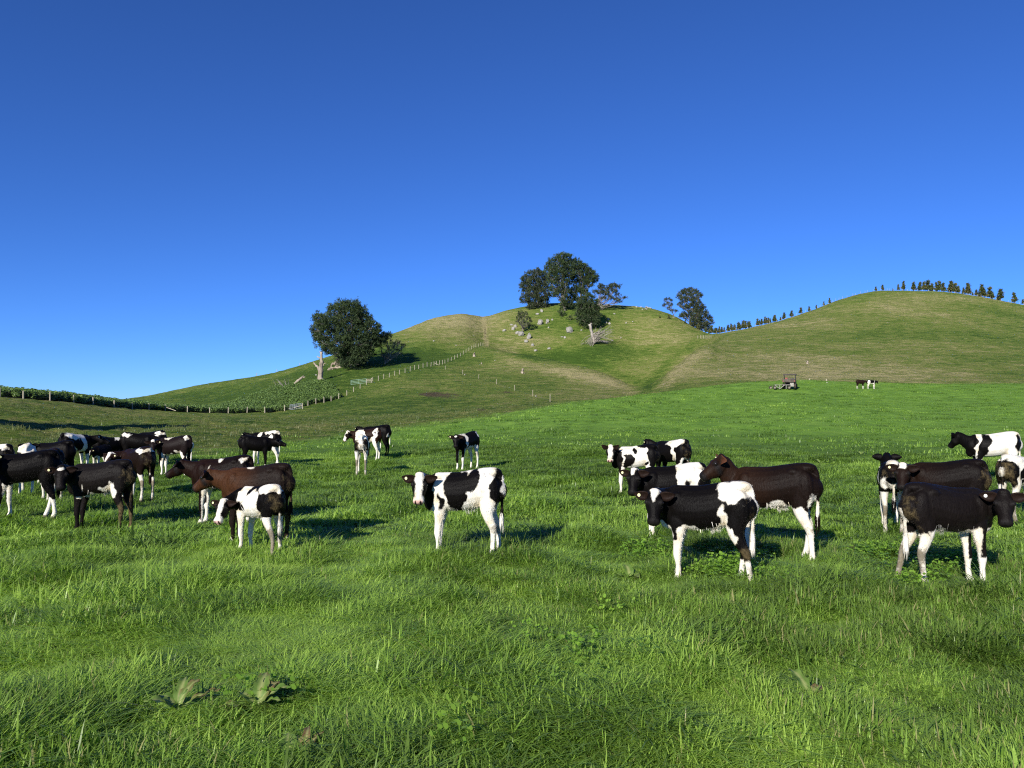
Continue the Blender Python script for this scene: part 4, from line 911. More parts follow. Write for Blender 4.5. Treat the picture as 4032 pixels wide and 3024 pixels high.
YQ = [(348,175,36),(432,170,46),(562,170,20),(630,168,50),(697,170,76),(822,165,70),(905,162,72),(955,170,76),(1005,168,86),(1055,176,62),(1110,178,74),(1145,182,92),(1195,177,72),(1275,186,60),(1297,186,92),(1350,190,78),(1385,195,58),(1450,202,50),(1508,206,92),(1565,217,26),(1612,222,50),(1680,240,100),(1705,240,70),(1785,246,92),(1815,248,50),(1915,286,90),(2088,325,86),(2200,352,40)]
YP.sort(); YQ.sort()
ylist = [(2740 + x / 3.352, 1080 + y / 3.352, h / 3.352) for x, y, h in YP] + [(3340 + x / 3.197, 1080 + y / 3.197, h / 3.197) for x, y, h in YQ]
rg = random.Random(5)
def ridge_y(u): return crest_y(max(u, 2790)) + .5
for i, (u, v, h) in enumerate(ylist):
    y = ridge_y(u) + rg.uniform(0, 2); p = at(u, v, y); p.z = H(p.x, p.y); s = h / F * y / 2.75
    top = at(u, v - h, y).z; s = max(s * .9, min(s * 1.5, (top - p.z) / 2.75)); s = max(.25, s)
    o = empty('young_conifer', p, rg.uniform(0, 6.28)); q_ = rg.uniform(.95, 1.45); o.scale = (s * q_, s * q_, s)
    k_ = i if i < len(YP) else i - len(YP)
    lb_ = f'{nth(k_)} young conifer up the ridge planting, counting from the lone tall conifer' if i < len(YP) else f'{nth(k_)} young conifer along the round hill crest, counting from the saddle side'
    tag(o, lb_, 'tree', 'young conifers in the ridge planting')
    cm, tm = YM[i % 4]
    for nm, mm in (('crown', cm), ('trunk', tm)):
        c = bpy.data.objects.new(nm, mm); COL.objects.link(c); c.parent = o
for (x, y, h) in sorted([(1848, 868, 30), (1900, 893, 52), (1980, 908, 46), (2060, 915, 46), (2092, 905, 40), (1590, 668, 22), (1680, 750, 34)], key=lambda q: q[0]):
    u, v, h = 1980 + x / 2.572, 960 + y / 2.572, h / 2.572
    yy = 338; p = at(u, v, yy); p.z = H(p.x, p.y); s = h / F * yy / 2.3
    o = empty('hillside_shrub', p, rg.uniform(0, 6.28)); o.scale = (s * 1.2, s * 1.2, s)
    sh_n = globals().get('sh_n', -1) + 1
    tag(o, f'{nth(sh_n)} small dark shrub on the slope by the lone tall conifer, counting listwise' if False else f'small dark shrub on the saddle by the lone conifer, {nth(sh_n)} going downhill', 'bush', 'shrubs dotted over the saddle')
    cm, tm = YM[rg.randint(0, 3)]
    for nm, mm in (('crown', cm), ('trunk', tm)):
        c = bpy.data.objects.new(nm, mm); COL.objects.link(c); c.parent = o

# ------------------------------------------------------------------ dead wood
def deadwood(name, label, base_uv, rmin, limbs, mat=M_DEAD, cat='dead tree', n=9, parts=True, sub='limb'):
    b = hit(*base_uv, rmin); px = b.y / F; root = empty(name, b); tag(root, label, cat)
    rg = random.Random(int(base_uv[0]))
    for k, (pts, r0, r1) in enumerate(limbs):
        q = []
        for p in pts:
            u, v = p[:2]; dy = p[2] if len(p) > 2 else 0
            w3 = at(u, v, b.y + dy) - b; q.append(w3)
        fine = crom([tuple(x) for x in q], 4) if len(q) > 2 else [tuple(q[0].lerp(q[1], t / 5)) for t in range(6)]
        fine = [Vector(x) + Vector((rg.gauss(0, 1), rg.gauss(0, 1), rg.gauss(0, 1))) * (r0 * px * .10) for x in fine]
        m = len(fine); t = MB(); t.tube(fine, [px * (r0 + (r1 - r0) * (i / (m - 1)) ** .8) * rg.uniform(.88, 1.12) for i in range(m)], n, True, .14)
        t.build('trunk' if k == 0 else sub, mat, root, True)
    return root
deadwood('dead_tree', 'tall dead trunk with broken arms standing at the edge of the crop', (1263, 1499), 150,
         [([(1262,1503),(1262,1470),(1264,1440),(1266,1410),(1265,1384)], 13, 4.5), ([(1262,1464),(1252,1448),(1242,1436),(1236,1428)], 6.5, 2.5), ([(1266,1415),(1258,1408),(1248,1404)], 4, 2),
          ([(1238,1432),(1236,1425)], 3, 1), ([(1272,1440),(1276,1432),(1284,1430)], 3, .8), ([(1266,1395),(1258,1383)], 3, .6), ([(1250,1500),(1240,1502),(1222,1506),(1208,1508)], 6, 2.5), ([(1262,1500,-1),(1272,1502,-2),(1277,1500,-3)], 6, 3)])
deadwood('fallen_trunk', 'fallen dead trunk with one thick stub raised, lying by the crop', (1158, 1522), 150,
         [([(1156,1526),(1166,1508),(1180,1494),(1192,1485)], 7.5, 3.5), ([(1192,1486),(1194,1478)], 3, 1.2), ([(1196,1486),(1203,1484)], 3, 1.2), ([(1162,1520),(1140,1527),(1115,1532),(1085,1540)], 4.5, 1.6), ([(1172,1512),(1182,1520)], 3, 1.5)])
tw = []
rg = random.Random(3)
for k in range(16):
    u0 = rg.uniform(1085, 1140); v0 = 1532; du = rg.uniform(-34, 8); dv = rg.uniform(20, 48)
    if rg.random() < .3: du, dv = rg.uniform(-45, -25), rg.uniform(8, 18)
    tw.append(([(u0, v0, 0), (u0 + du * .4, v0 - dv * .5, rg.uniform(-1, 1)), (u0 + du, v0 - dv, rg.uniform(-2, 2))], 1.1, .3))
deadwood('dead_branches', 'spray of thin grey dead branches beside the fallen trunk', (1115, 1532), 150, tw, M_GREYW, 'dead branches', 4, sub='branch')
deadwood('log_heap', 'heap of pale broken logs lying under the broad dark pine', (1325, 1452), 170,
         [([(1306,1432),(1330,1433),(1352,1435),(1364,1438)], 6, 4.5), ([(1322,1430),(1330,1418),(1338,1407)], 7, 4.5), ([(1294,1452),(1322,1448),(1350,1452)], 4.5, 3), ([(1308,1432),(1304,1444),(1310,1454)], 3.5, 3), ([(1334,1432),(1346,1416)], 3, 2), ([(1318,1450),(1324,1442),(1336,1443),(1346,1448),(1358,1447)], 3.2, 2),
          ([(1312,1455),(1300,1462),(1285,1468)], 3, 1.5), ([(1290,1456),(1312,1458),(1336,1455)], 2.6, 1.5), ([(1320,1456),(1308,1466)], 2.4, 1.4), ([(1360,1438),(1356,1450)], 2.2, 1.2)], M_DEAD, 'logs', 7, sub='log')
tw = [([(2323,1276),(2328,1300),(2335,1330),(2341,1352)], 7, 5), ([(2323,1276),(2330,1274)], 5, 3)]
for k in range(70):
    t0 = rg.uniform(.35, 1); u0 = 2326 + 14 * t0; v0 = 1290 + 62 * t0
    a = rg.choice((0, 0, 0, 1)); 
    if a == 0: e = (rg.uniform(2345, 2420), rg.uniform(1278, 1350))
    else: e = (rg.uniform(2285, 2330), rg.uniform(1345, 1392))
    m_ = ((u0 + e[0]) / 2 + rg.uniform(-4, 4), (v0 + e[1]) / 2 - rg.uniform(0, 6))
    tw.append(([(u0, v0, 0), (*m_, rg.uniform(-2, 1)), (*e, rg.uniform(-3, 1))], 1.0, .35))
deadwood('toppled_tree', 'toppled grey tree with a fan of bare branches below the dense dark conifer', (2340, 1358), 230, tw, M_GREYW, 'dead tree', 4, sub='branch')
def stump(label, u, v, s, rmin):
    deadwood('tree_stump', label, (u, v), rmin, [([(u, v + 1), (u, v - 8 * s), (u + s, v - 16 * s)], 7 * s, 4.5 * s), ([(u, v - 4 * s), (u + 8 * s, v + 1 * s), (u + 14 * s, v + 5 * s)], 3 * s, 1 * s), ([(u, v - 4 * s), (u - 7 * s, v + 1 * s), (u - 9 * s, v + 5 * s)], 3 * s, 1 * s), ([(u, v), (u + 2 * s, v + 4 * s), (u + s, v + 8 * s)], 3 * s, 1.2 * s), ([(u + 2 * s, v - 14 * s), (u + 3 * s, v - 22 * s)], 1.8 * s, .6 * s)], M_DEAD, 'stump', 7, sub='root')
stump('pale weathered stump on the spur just past the end of the fence line', 1866, 1404, .8, 230)
stump('splayed pale stump on the spur near a scrape of bare soil', 2057, 1470, 1.0, 190)
stump('white forked stump on the big slope above the farm buggy', 3179, 1434, .75, 130)
stump('tiny broken stump between the two pale stumps on the spur', 1896, 1434, .4, 230)

# ------------------------------------------------------------------ rocks
def rock(u, v, w_, h_, rmin, label, group, seed):
    b = hit(u, v, rmin); px = b.y / F; rg = random.Random(seed)
    bm = bmesh.new(); bmesh.ops.create_icosphere(bm, subdivisions=2, radius=1)
    for vt in bm.verts:
        nz = mnoise.noise(vt.co * 1.1 + Vector((seed * 3.1, 0, 0))); q = mnoise.noise(vt.co * 2.6 + Vector((0, seed, 0)))
        vt.co = Vector([math.copysign(abs(c) ** .8, c) for c in vt.co]) * (1 + .35 * nz + .18 * q)
        vt.co.x *= w_ * px * .55; vt.co.y *= w_ * px * .45; vt.co.z *= h_ * px * .58
    me = bpy.data.meshes.new('rock'); bm.to_mesh(me); bm.free()
    o = link('rock', me, M_ROCK, None, False); o.location = b + Vector((0, 0, h_ * px * .3)); o.rotation_euler = (rg.uniform(-.15, .15), rg.uniform(-.3, .3), rg.uniform(-.4, .4))
    tag(o, label, 'rock', group)
RK = [(375,815,22,26),(450,800,13,20),(443,808,8,12),(500,775,8,8),(392,690,11,16),(350,718,14,9),(672,895,26,30),(690,862,12,8),(628,957,9,11),(600,948,12,5),(795,880,7,6),(1047,805,10,8),(1080,815,10,10),(1068,768,8,8),(1030,1008,26,11),(1105,985,9,5),(1195,958,9,4),(1128,713,10,5),(1248,805,7,5),
      (1315,792,6,5),(1355,643,9,5),(1398,645,9,5),(1458,638,12,6),(1490,635,16,5),(1450,665,12,6),(1415,668,8,5),(1470,650,7,5),(1728,748,14,5),(465,1068,14,9),(330,1088,14,9),(300,1035,12,12),(236,998,15,15),(266,960,17,28),(185,930,22,22),(90,825,14,7),(105,870,14,14),(125,845,12,14),(150,910,20,14),(12,885,14,11),(463,853,8,6)]
GC = {}
RK.sort(key=lambda q: q[1])
for i, (x, y, w__, h__) in enumerate(RK):
    u, v = 1980 + x / 2.572, 960 + y / 2.572
    if 180 < x + 100 < 460 and 800 < y < 1110: g = ('pale limestone rock in the tumbled line under the small pine', 'rocks in a line under the small pine')
    elif y > 740 and x < 820: g = ('pale limestone rock bedded in the slope below the hilltop conifers', 'rocks on the slope below the conifers')
    elif x < 560 and y < 740: g = ('pale limestone slab close under the wide grey-green conifer', 'slabs under the wide conifer')
    elif x > 1220 and y < 760: g = ('small pale stone along the bare hilltop brow', 'stones along the hilltop brow')
    else: g = ('pale stone around the toppled grey tree', 'stones around the toppled tree')
    k_ = GC.get(g[1], 0); GC[g[1]] = k_ + 1
    rock(u, v, w__ / 1.12, h__ / 1.15, 150, g[0] + f', {nth(k_)} from the top', g[1], i)
for i, (u, v, w__) in enumerate([(1708, 1344, 6), (1796, 1361, 4), (1830, 1477, 5), (1949, 1420, 4), (2303, 1449, 3), (2110, 1562, 6), (1245, 1478, 6), (3256, 1508, 5)]):
    rock(u, v, w__, w__ * .8, 60, ['small white stone on the dry knoll left of the gully line', 'small white stone just above the end of the fence line', 'white stone by the first electric fence post', 'white stone between the two pale stumps', 'tiny white stone in the hollow below the toppled tree', 'white stone beside the lowest electric fence posts', 'pale stone on the slope near the dead tree', 'pale stone at the foot of the second post beyond the buggy'][i], 'lone white stones in the grass', 50 + i)

# ------------------------------------------------------------------ fences
M_POST = mat_simple('weathered_post', (.24, .21, .15), (.48, .43, .33), 2.5, .85)
M_WIRE = newmat('fence_wire', .45, .6)[0]; M_WIRE.node_tree.nodes['Principled BSDF'].inputs['Base Color'].default_value = (.30, .29, .27, 1); M_WIRE.node_tree.nodes['Principled BSDF'].inputs['Metallic'].default_value = .7
M_GALV = newmat('galvanised_pipe', .4, .6)[0]; M_GALV.node_tree.nodes['Principled BSDF'].inputs['Base Color'].default_value = (.42, .46, .50, 1)
M_GREENP = newmat('pale_green_pipe', .5, .4)[0]; M_GREENP.node_tree.nodes['Principled BSDF'].inputs['Base Color'].default_value = (.30, .45, .36, 1)
def fence(label, pts, ph=1.2, pr=.09, wires=4, seed=0, brace=()):
    rg = random.Random(seed); c = pts[0]; root = empty('post_and_wire_fence', c); tag(root, label, 'fence')
    P = [p - c for p in pts]
    v = []
    pm = MB(); pm.tube([(0, 0, -.3), (0, 0, ph * .5), (0, 0, ph)], [pr, pr, pr * .95], 8); me = mesh('post', pm.v, pm.f); me.materials.append(M_POST)
    for i, p in enumerate(P):
        o = bpy.data.objects.new('post', me); COL.objects.link(o); o.parent = root; o.location = p
        o.rotation_euler = (rg.gauss(0, .025), rg.gauss(0, .03), rg.uniform(0, 6)); o.scale = (1, 1, rg.uniform(.93, 1.08))
    for k in range(wires):
        h = .18 + (ph - .28) * k / max(1, wires - 1)
        t = MB(); t.tube([p + Vector((0, 0, h)) for p in P], .006, 4); t.build('wire', M_WIRE, root)
    for (i, dx) in brace:
        t = MB(); a = P[i] + Vector((0, -.05, ph * .62)); b = P[i] + Vector((dx, -.1, .03)); t.tube([a, b], .06, 7); t.build('brace', M_POST, root)
    return root
FP = [(-60,1548,101),(0,1552,101),(92,1560,103),(197,1572,107),(290,1584,112),(367,1593,117),(449,1601,123),(521,1609,129),(586,1615,135),(650,1613,139),(738,1618,143),(826,1621,147),(899,1624,150),(973,1628,153),(1043,1627,155),(1121,1622,157),(1192,1615,158),(1213,1587,162),(1244,1577,164),(1276,1571,165),(1304,1561,167),(1334,1554,168)]
def fp(u, v, y): p = at(u, v, y); p.z = H(p.x, p.y); return p
fence('long post and wire fence in front of the leafy crop', [fp(*q) for q in FP], 1.2, .10, 5, 1, [(9, 2.0), (16, -3.0)])
FQ = [(1366,1547,172),(1392,1537,177),(1418,1528,183),(1443,1518,190)]
fence('short run of fence posts below the upper gate, past the crop', [fp(*q) for q in FQ], 1.2, .09, 4, 2)
FU = [(1468,1511),(1490,1504),(1511,1495),(1533,1489),(1554,1485),(1573,1480),(1595,1476),(1615,1468),(1633,1465),(1649,1461),(1666,1456),(1682,1452),(1697,1449),(1709,1448),(1719,1447),(1731,1445),(1742,1441),(1752,1435),(1764,1427),(1777,1422),(1790,1414),(1801,1405),(1813,1397),(1824,1388),(1835,1379),(1846,1373),(1856,1366),(1866,1360),(1874,1358),(1884,1358),(1893,1360),(1902,1362)]
def fyy(u): return float(np.interp(u, [1443, 1600, 1740, 1850, 1902], [191, 203, 226, 266, 286]))
fence('fence climbing the hill from the upper gate to the bare gully line', [fp(u, v, fyy(u)) for u, v in FU], 1.2, .085, 4, 3, [(13, 1.5)])
FE = [(1754,1455),(1822,1474),(1885,1491),(1955,1513),(2027,1537),(2098,1561),(2166,1583)]
fence('widely spaced low electric fence posts running down the spur', [hit(u, v, 105) for u, v in FE], 1.1, .05, 1, 4)
fence('two short white fence posts beyond the buggy with slack wire', [fp(3187, 1499, 124) , fp(3256, 1507, 127)], 1.1, .09, 1, 5)
rg = random.Random(8); us2 = []
u = 2735
while u < 4050:
    us2.append(u); u += rg.uniform(9, 20) if rg.random() < .75 else rg.uniform(20, 36)
fence('netted fence of many posts along the ridge planting', [fp(u, 1200, ridge_y(u) - 3) for u in us2 if u > 2785], .95, .05, 1, 6)
fence('line of pale posts crossing the saddle below the lone conifer', [hit(u, v, 240) for u, v in ((2748,1333),(2758,1333),(2764,1333),(2770,1333),(2776,1333),(2784,1333),(2792,1332),(2800,1331))], 1.3, .1, 2, 7)
fence('bare boundary posts on the far skyline of the hill', [fp(u, 1500, 290) for u in (1010, 1090, 1180)], 1.2, .08, 1, 9)

def gate(label, a, b, h, rails, uprights, mat, mesh_=False):
    root = empty('farm_gate', a); tag(root, label, 'gate'); d = b - a
    for k in range(rails):
        t = MB(); z = .12 + (h - .12) * k / (rails - 1); t.tube([Vector((0, 0, z)), d + Vector((0, 0, z))], .035, 6); t.build('rail', mat, root)
    for k in range(uprights):
        f_ = k / (uprights - 1); t = MB(); t.tube([d * f_ + Vector((0, 0, .08)), d * f_ + Vector((0, 0, h))], .04 if k in (0, uprights - 1) else .02, 6); t.build('upright', mat, root)
    return root
ga, gb = fp(1142, 1609, 157.4), fp(1186, 1611, 158.6)
gate('galvanised barred gate with diagonal brace at the crop fence corner', ga, gb, 1.15, 5, 6, M_GALV)
gate('long pale green wire gate on the slope above the crop', fp(1382, 1518, 193), fp(1442, 1516, 193), 1.15, 4, 3, M_GREENP)
rr = fp(1443, 1517, 191.5); r2 = fp(1462, 1513, 192)
root = empty('railing_panel', rr); tag(root, 'short panel of three pale wooden rails beside the green gate', 'railing')
for z in (.35, .7, 1.05):
    t = MB(); d = r2 - rr; t.box(d / 2 + Vector((0, 0, z)), (d.length, .05, .16), math.atan2(d.y, d.x)); t.build('rail', M_POST, root)
for k in (0, 1):
    t = MB(); d = (r2 - rr) * k; t.box(d + Vector((0, .08, .55)), (.16, .16, 1.3)); t.build('post', M_POST, root)

# ------------------------------------------------------------------ kale crop
def kale_src(k):
    rg = random.Random(80 + k); V = []; Fc = []; A = []; C = []
    for i in range(16):
        q = rg.uniform(0, 6.28); el = rg.uniform(.15, 1.2); L = rg.uniform(.22, .40); z0 = rg.uniform(.15, .75); r0 = .04
        d = Vector((math.cos(q) * math.cos(el), math.sin(q) * math.cos(el), math.sin(el))); s = Vector((-math.sin(q), math.cos(q), 0)); b = Vector((math.cos(q) * r0, math.sin(q) * r0, z0))
        b0 = len(V); W = L * .36
        for (t, w__, dz) in ((0, .08, 0), (.35, .2, .02), (.6, 1, .03), (.85, .9, -.02), (1.0, .35, -.09)):
            for sg in (-1, 1): V.append(b + d * L * t + s * W * w__ * sg + Vector((0, 0, dz + (.03 * w__ if t > .4 else 0)))); A.append(t * .6)
            C.append(0); C.append(0)
        cc = rg.random() * .9; C[-10:] = [cc] * 10
        for j in range(4): q_ = b0 + 2 * j; Fc.append((q_, q_ + 1, q_ + 3, q_ + 2))
    me = mesh('kale_plant', V, Fc)
    for nm, ar in (('t', A), ('c', C)):
        a = me.attributes.new(nm, 'FLOAT', 'POINT'); a.data.foreach_set('value', ar)
    return me
KS = [(kale_src(k), M_KALE) for k in range(4)]
# crop runs behind the fence; its far edge as bearing -> depth behind fence
kb = np.array([(-500, 101, 13), (0, 101, 17), (92, 103, 18), (290, 112, 15), (449, 123, 15), (586, 135, 10), (700, 141, 10), (826, 147, 17), (973, 153, 24), (1043, 155, 31), (1121, 158, 37), (1240, 164, 34), (1310, 168, 22), (1338, 169, 2)], float)
n = 26000; uu = RNG.uniform(-500, 1338, n); y0 = np.interp(uu, kb[:, 0], kb[:, 1]) + .9; dd = np.interp(uu, kb[:, 0], kb[:, 2])
tt = RNG.random(n); yy = y0 + tt * dd + .6 * sn(uu * .03, tt * 3, 77, 2) * 1.5; xx = (uu - U0) / F * yy
keep = RNG.random(n) < dd / 37 + .25; xx, yy = xx[keep], yy[keep]
o = scatter('kale_crop', np.stack([xx, yy, HV(xx, yy)], 1), RNG.uniform(0, 6.28, len(xx)), 1.05 * RNG.uniform(.8, 1.25, len(xx)) * (1 + .15 * sn(xx * .5, yy * .5, 78, 2)), np.clip(.5 + RNG.normal(0, .2, len(xx)), 0, 1), KS)
tag(o, 'dense leafy kale crop growing behind the long fence', 'crop', None, 'stuff')

# ------------------------------------------------------------------ farm buggy with trailer
M_PLAST = mat_simple('dusty_grey_plastic', (.018, .016, .015), (.075, .062, .052), 3, .6)
M_BED = mat_simple('muddy_cargo_bed', (.025, .022, .020), (.12, .095, .075), 2.5, .7)
M_TYRE = mat_simple('muddy_tyre', (.015, .014, .013), (.09, .075, .055), 6, .9)
M_RIM = newmat('pale_rim', .5, .4)[0]; M_RIM.node_tree.nodes['Principled BSDF'].inputs['Base Color'].default_value = (.24, .21, .17, 1)
M_RED = newmat('red_plastic', .4, .5)[0]; M_RED.node_tree.nodes['Principled BSDF'].inputs['Base Color'].default_value = (.22, .02, .015, 1)
M_WHITE = mat_simple('dull_white_paint', (.20, .19, .165), (.42, .40, .35), 4, .6)
M_BLACKP = newmat('black_tube', .5, .4)[0]; M_BLACKP.node_tree.nodes['Principled BSDF'].inputs['Base Color'].default_value = (.02, .02, .022, 1)
def wheel(root, c, r, w__):
    t = MB(); k = 18; pr = [(-w__ / 2, r * .62), (-w__ / 2, r * .9), (-w__ * .3, r), (w__ * .3, r), (w__ / 2, r * .9), (w__ / 2, r * .62)]
    vs = [(p[1] * math.cos(2 * math.pi * j / k), p[0], p[1] * math.sin(2 * math.pi * j / k)) for p in pr for j in range(k)]
    fs = [(i * k + j, i * k + (j + 1) % k, (i + 1) * k + (j + 1) % k, (i + 1) * k + j) for i in range(5) for j in range(k)] + [(5 * k + j, 5 * k + (j + 1) % k, (j + 1) % k, j) for j in range(k)]
    wo = empty('wheel', c); wo.parent = root
    t.add(vs, fs); t.build('tyre', M_TYRE, wo, True)
    t = MB(); t.tube([(0, -w__ * .35, 0), (0, w__ * .35, 0)], r * .62, 16); t.build('rim', M_RIM, wo)
b = hit(3110, 1531, 60, 120); bug = empty('farm_buggy', b, R(66)); tag(bug, 'dusty open-sided farm utility buggy with roof, parked on the paddock crest', 'buggy'); bug.scale = (.82,) * 3
# local: +x forward, y left
for x in (-.95, 1.0):
    for y in (-.68, .68): wheel(bug, (x, y, .32), .33, .26)
t = MB(); t.box((.05, 0, .45), (2.6, 1.1, .20)); t.box((1.15, 0, .72), (.75, 1.30, .36)); t.box((1.45, 0, .55), (.18, 1.34, .2)); t.build('body', M_PLAST, bug)
t = MB(); t.box((1.1, 0, .94), (.75, 1.15, .10), 0, .18); t.build('bonnet', M_PLAST, bug)
for y in (-.71, .71):
    t = MB(); t.box((.32, y, .70), (.72, .05, .55)); t.box((.32, y, 1.0), (.72, .06, .05)); t.build('door', M_PLAST, bug)
t = MB(); t.box((-.85, 0, .80), (1.2, 1.45, .05)); t.build('cargo_bed', M_BED, bug)
for c, d, nm in (((-1.45, 0, .98), (.05, 1.5, .36), 'tailgate'), ((-.27, 0, .98), (.05, 1.45, .34), 'headboard'), ((-.85, .73, .98), (1.2, .05, .34), 'side_panel'), ((-.85, -.73, .98), (1.2, .05, .34), 'side_panel')):
    t = MB(); t.box(c, d); t.build(nm, M_BED, bug)
for y in (-.66, .66):
    for (x0, z0, x1, z1) in ((-.22, .9, -.15, 1.72), (.80, .95, .42, 1.72), (-.15, 1.72, .42, 1.74)):
        t = MB(); t.tube([(x0, y, z0), (x1, y, z1)], .03, 6); t.build('roll_bar', M_BLACKP, bug)
t = MB(); t.box((.14, 0, 1.78), (.85, 1.50, .13)); t.box((-.26, 0, 1.72), (.06, 1.48, .12)); t.build('roof', M_PLAST, bug)
t = MB(); t.box((.05, 0, .78), (.45, 1.15, .16)); t.build('seat', M_BLACKP, bug)
for y in (-.32, .32): t = MB(); t.box((-.14, y, 1.05), (.12, .46, .48)); t.build('seat_back', M_BLACKP, bug)
t = MB(); t.tube([(.45, .3, 1.12), (.47, .3, 1.16)], .17, 12); t.tube([(.46, .3, 1.13), (.75, .3, .95)], .025, 6); t.build('steering_wheel', M_BLACKP, bug)
t = MB(); t.box((-1.1, .30, 1.22), (.3, .26, .24)); t.build('red_can', M_RED, None); o = bpy.data.objects[-1] if False else [q for q in bpy.data.objects if q.name.startswith('red_can')][0]
o.location = b; o.rotation_euler = (0, 0, R(66)); o.scale = (.82,) * 3; tag(o, 'small red fuel can standing in the cargo bed of the buggy', 'fuel can')
for y in (-.66, .66): t = MB(); t.box((-1.485, y, .92), (.03, .10, .14)); t.build('tail_light', M_RED, bug)
t = MB(); t.box((-1.2, -.35, .48), (.35, .42, .44)); t.build('white_box', M_WHITE, bug)
tb = hit(3072, 1533, 60, 120); tr = empty('flat_trailer', tb, R(8)); tag(tr, 'low flat-deck trailer with white triangular braces behind the farm buggy', 'trailer'); tr.scale = (.85,) * 3
t = MB(); t.box((.1, 0, .50), (1.9, 1.1, .06)); t.build('deck', M_BED, tr)
for (a_, c_) in (((-.95, -.58, .50), (-.35, -.58, .04)), ((.25, -.58, .50), (-.35, -.58, .04)), ((-.35, -.58, .50), (-.35, -.58, .04)), ((-1.0, -.58, .50), (.95, -.58, .50)), ((.45, -.58, .5), (.45, -.58, .05))):
    t = MB(); t.tube([a_, c_], .035, 6); t.build('brace', M_WHITE, tr)
for y in (-.5, .5): wheel(tr, (-.95, y, .2), .2, .14)
for y in (-.5, .5): wheel(tr, (.85, y, .2), .2, .14)
t = MB(); t.tube([(1.0, 0, .45), (1.6, .3, .42)], .035, 6); t.build('drawbar', M_BED, tr)

# ------------------------------------------------------------------ dock plants and clover in the paddock
def mat_dock():
    m, n, l, b = newmat('dock_leaf', .5, .4)
    tc = n.new('ShaderNodeTexCoord').outputs['Object']; s = attr(n, 'red').outputs['Fac']; mid = attr(n, 'mid').outputs['Fac']
    g = ramp(n, l, noi(n, l, tc, 14, 4), [(.3, (.085, .165, .025)), (.7, (.19, .28, .06))]); r_ = ramp(n, l, noi(n, l, tc, 22, 5), [(.3, (.11, .06, .03)), (.5, (.20, .14, .06)), (.7, (.32, .30, .11))])
    f = mth(n, l, 'MULTIPLY_ADD', mth(n, l, 'SUBTRACT', mth(n, l, 'ADD', s, mth(n, l, 'MULTIPLY', noi(n, l, tc, 9, 4), .7)), .75), 5, 0); f.node.use_clamp = True
    c = mixc(n, l, f, g, r_); c = mixc(n, l, mid, c, (.40, .42, .16)); l.new(c, b.inputs['Base Color'])
    tr = n.new('ShaderNodeBsdfTranslucent'); l.new(c, tr.inputs[0]); mx = n.new('ShaderNodeMixShader'); mx.inputs[0].default_value = .3
    l.new(b.outputs[0], mx.inputs[1]); l.new(tr.outputs[0], mx.inputs[2]); l.new(mx.outputs[0], n['Material Output'].inputs[0])
    return m
M_DOCK = mat_dock()
def dock(u, v, leaves, label, group=None):
    p = hit(u, v, 3); px = p.y / F; root = empty('dock_plant', p); leaves = [(a_, e_, L_ * .84, W_ * .9, q_ - .16) for a_, e_, L_, W_, q_ in leaves]; tag(root, label, 'weed', group); rg = random.Random(u)
    for (az, el, L, W, red) in leaves:
        V = []; Fc = []; RD = []; MD = []; n = 11; d = Vector((math.cos(R(az)), math.sin(R(az)), 0)); s = Vector((-d.y, d.x, 0))
        for i in range(n + 1):
            t = i / n; e = R(el) * (1 - .55 * t); w__ = W * (.10 if t < .15 else math.sin(math.pi * ((t - .15) / .85) ** .75 * .97 + .03) ** .8)
            c = d * (L * t * math.cos(e)) + Vector((0, 0, L * t * math.sin(e) + .01))
            for j, b_ in enumerate((-1, -.5, 0, .5, 1)):
                wob = math.sin(t * 19 + j * 1.3 + rg.uniform(-.6, .6)) * .012 * abs(b_) * (L / .25)
                V.append(c + s * (w__ * .5 * b_ * (1 + rg.uniform(-.12, .12) * abs(b_))) + Vector((0, 0, abs(b_) * w__ * .16 + wob))); RD.append(red + .25 * t + (.15 if abs(b_) == 1 else 0)); MD.append(.75 if b_ == 0 else 0)
        for i in range(n):
            for j in range(4): a = i * 5 + j; Fc.append((a, a + 1, a + 6, a + 5))
        me = mesh('leaf', V, Fc)
        for nm, ar in (('red', RD), ('mid', MD)):
            a = me.attributes.new(nm, 'FLOAT', 'POINT'); a.data.foreach_set('value', ar)
        link('leaf', me, M_DOCK, root)
dock(700, 2810, [(100, 75, .24, .07, -.1), (70, 80, .22, .06, .45), (200, 55, .20, .09, -.1), (35, 40, .26, .04, .5), (160, 60, .17, .08, .05)], 'dock plant with one tall pale green leaf, low in the foreground')
dock(1015, 2800, [(95, 70, .26, .09, .35), (60, 72, .20, .08, .5), (20, 65, .22, .09, .3), (200, 25, .22, .07, .45), (150, 50, .18, .08, .15), (-20, 50, .18, .06, .2)], 'dock plant with reddened, spotted leaves in the foreground grass')
dock(3190, 2760, [(110, 72, .24, .08, -.1), (40, 45, .15, .08, .55), (220, 40, .14, .07, .5)], 'dock plant with a tall veined leaf and shrivelled brown leaves')
dock(2482, 2290, [(100, 80, .22, .10, -.05), (170, 35, .18, .09, .1), (-60, 50, .16, .12, .3), (30, 45, .16, .10, .1)], 'dock plant with broad upright leaf just before the white-rumped calf')
dock(2735, 2215, [(110, 70, .28, .12, -.1), (20, 50, .26, .12, -.05), (180, 45, .22, .10, 0), (60, 60, .2, .1, .1), (-40, 40, .2, .1, .05)], 'leafy dock plant growing in the shade under the white-rumped calf')
dock(2935, 2360, [(140, 35, .20, .06, 0), (-40, 20, .12, .06, .3)], 'single pale green dock leaf lying slanted in the grass')
dock(3085, 2290, [(170, 22, .20, .10, .55), (10, 20, .20, .08, .6)], 'withered tan dock leaves flat on the grass by the hind hooves')
dock(3560, 2385, [(165, 12, .26, .07, -.1), (10, 15, .14, .06, .1)], 'long bright green dock leaf lying before the white-legged black calf')
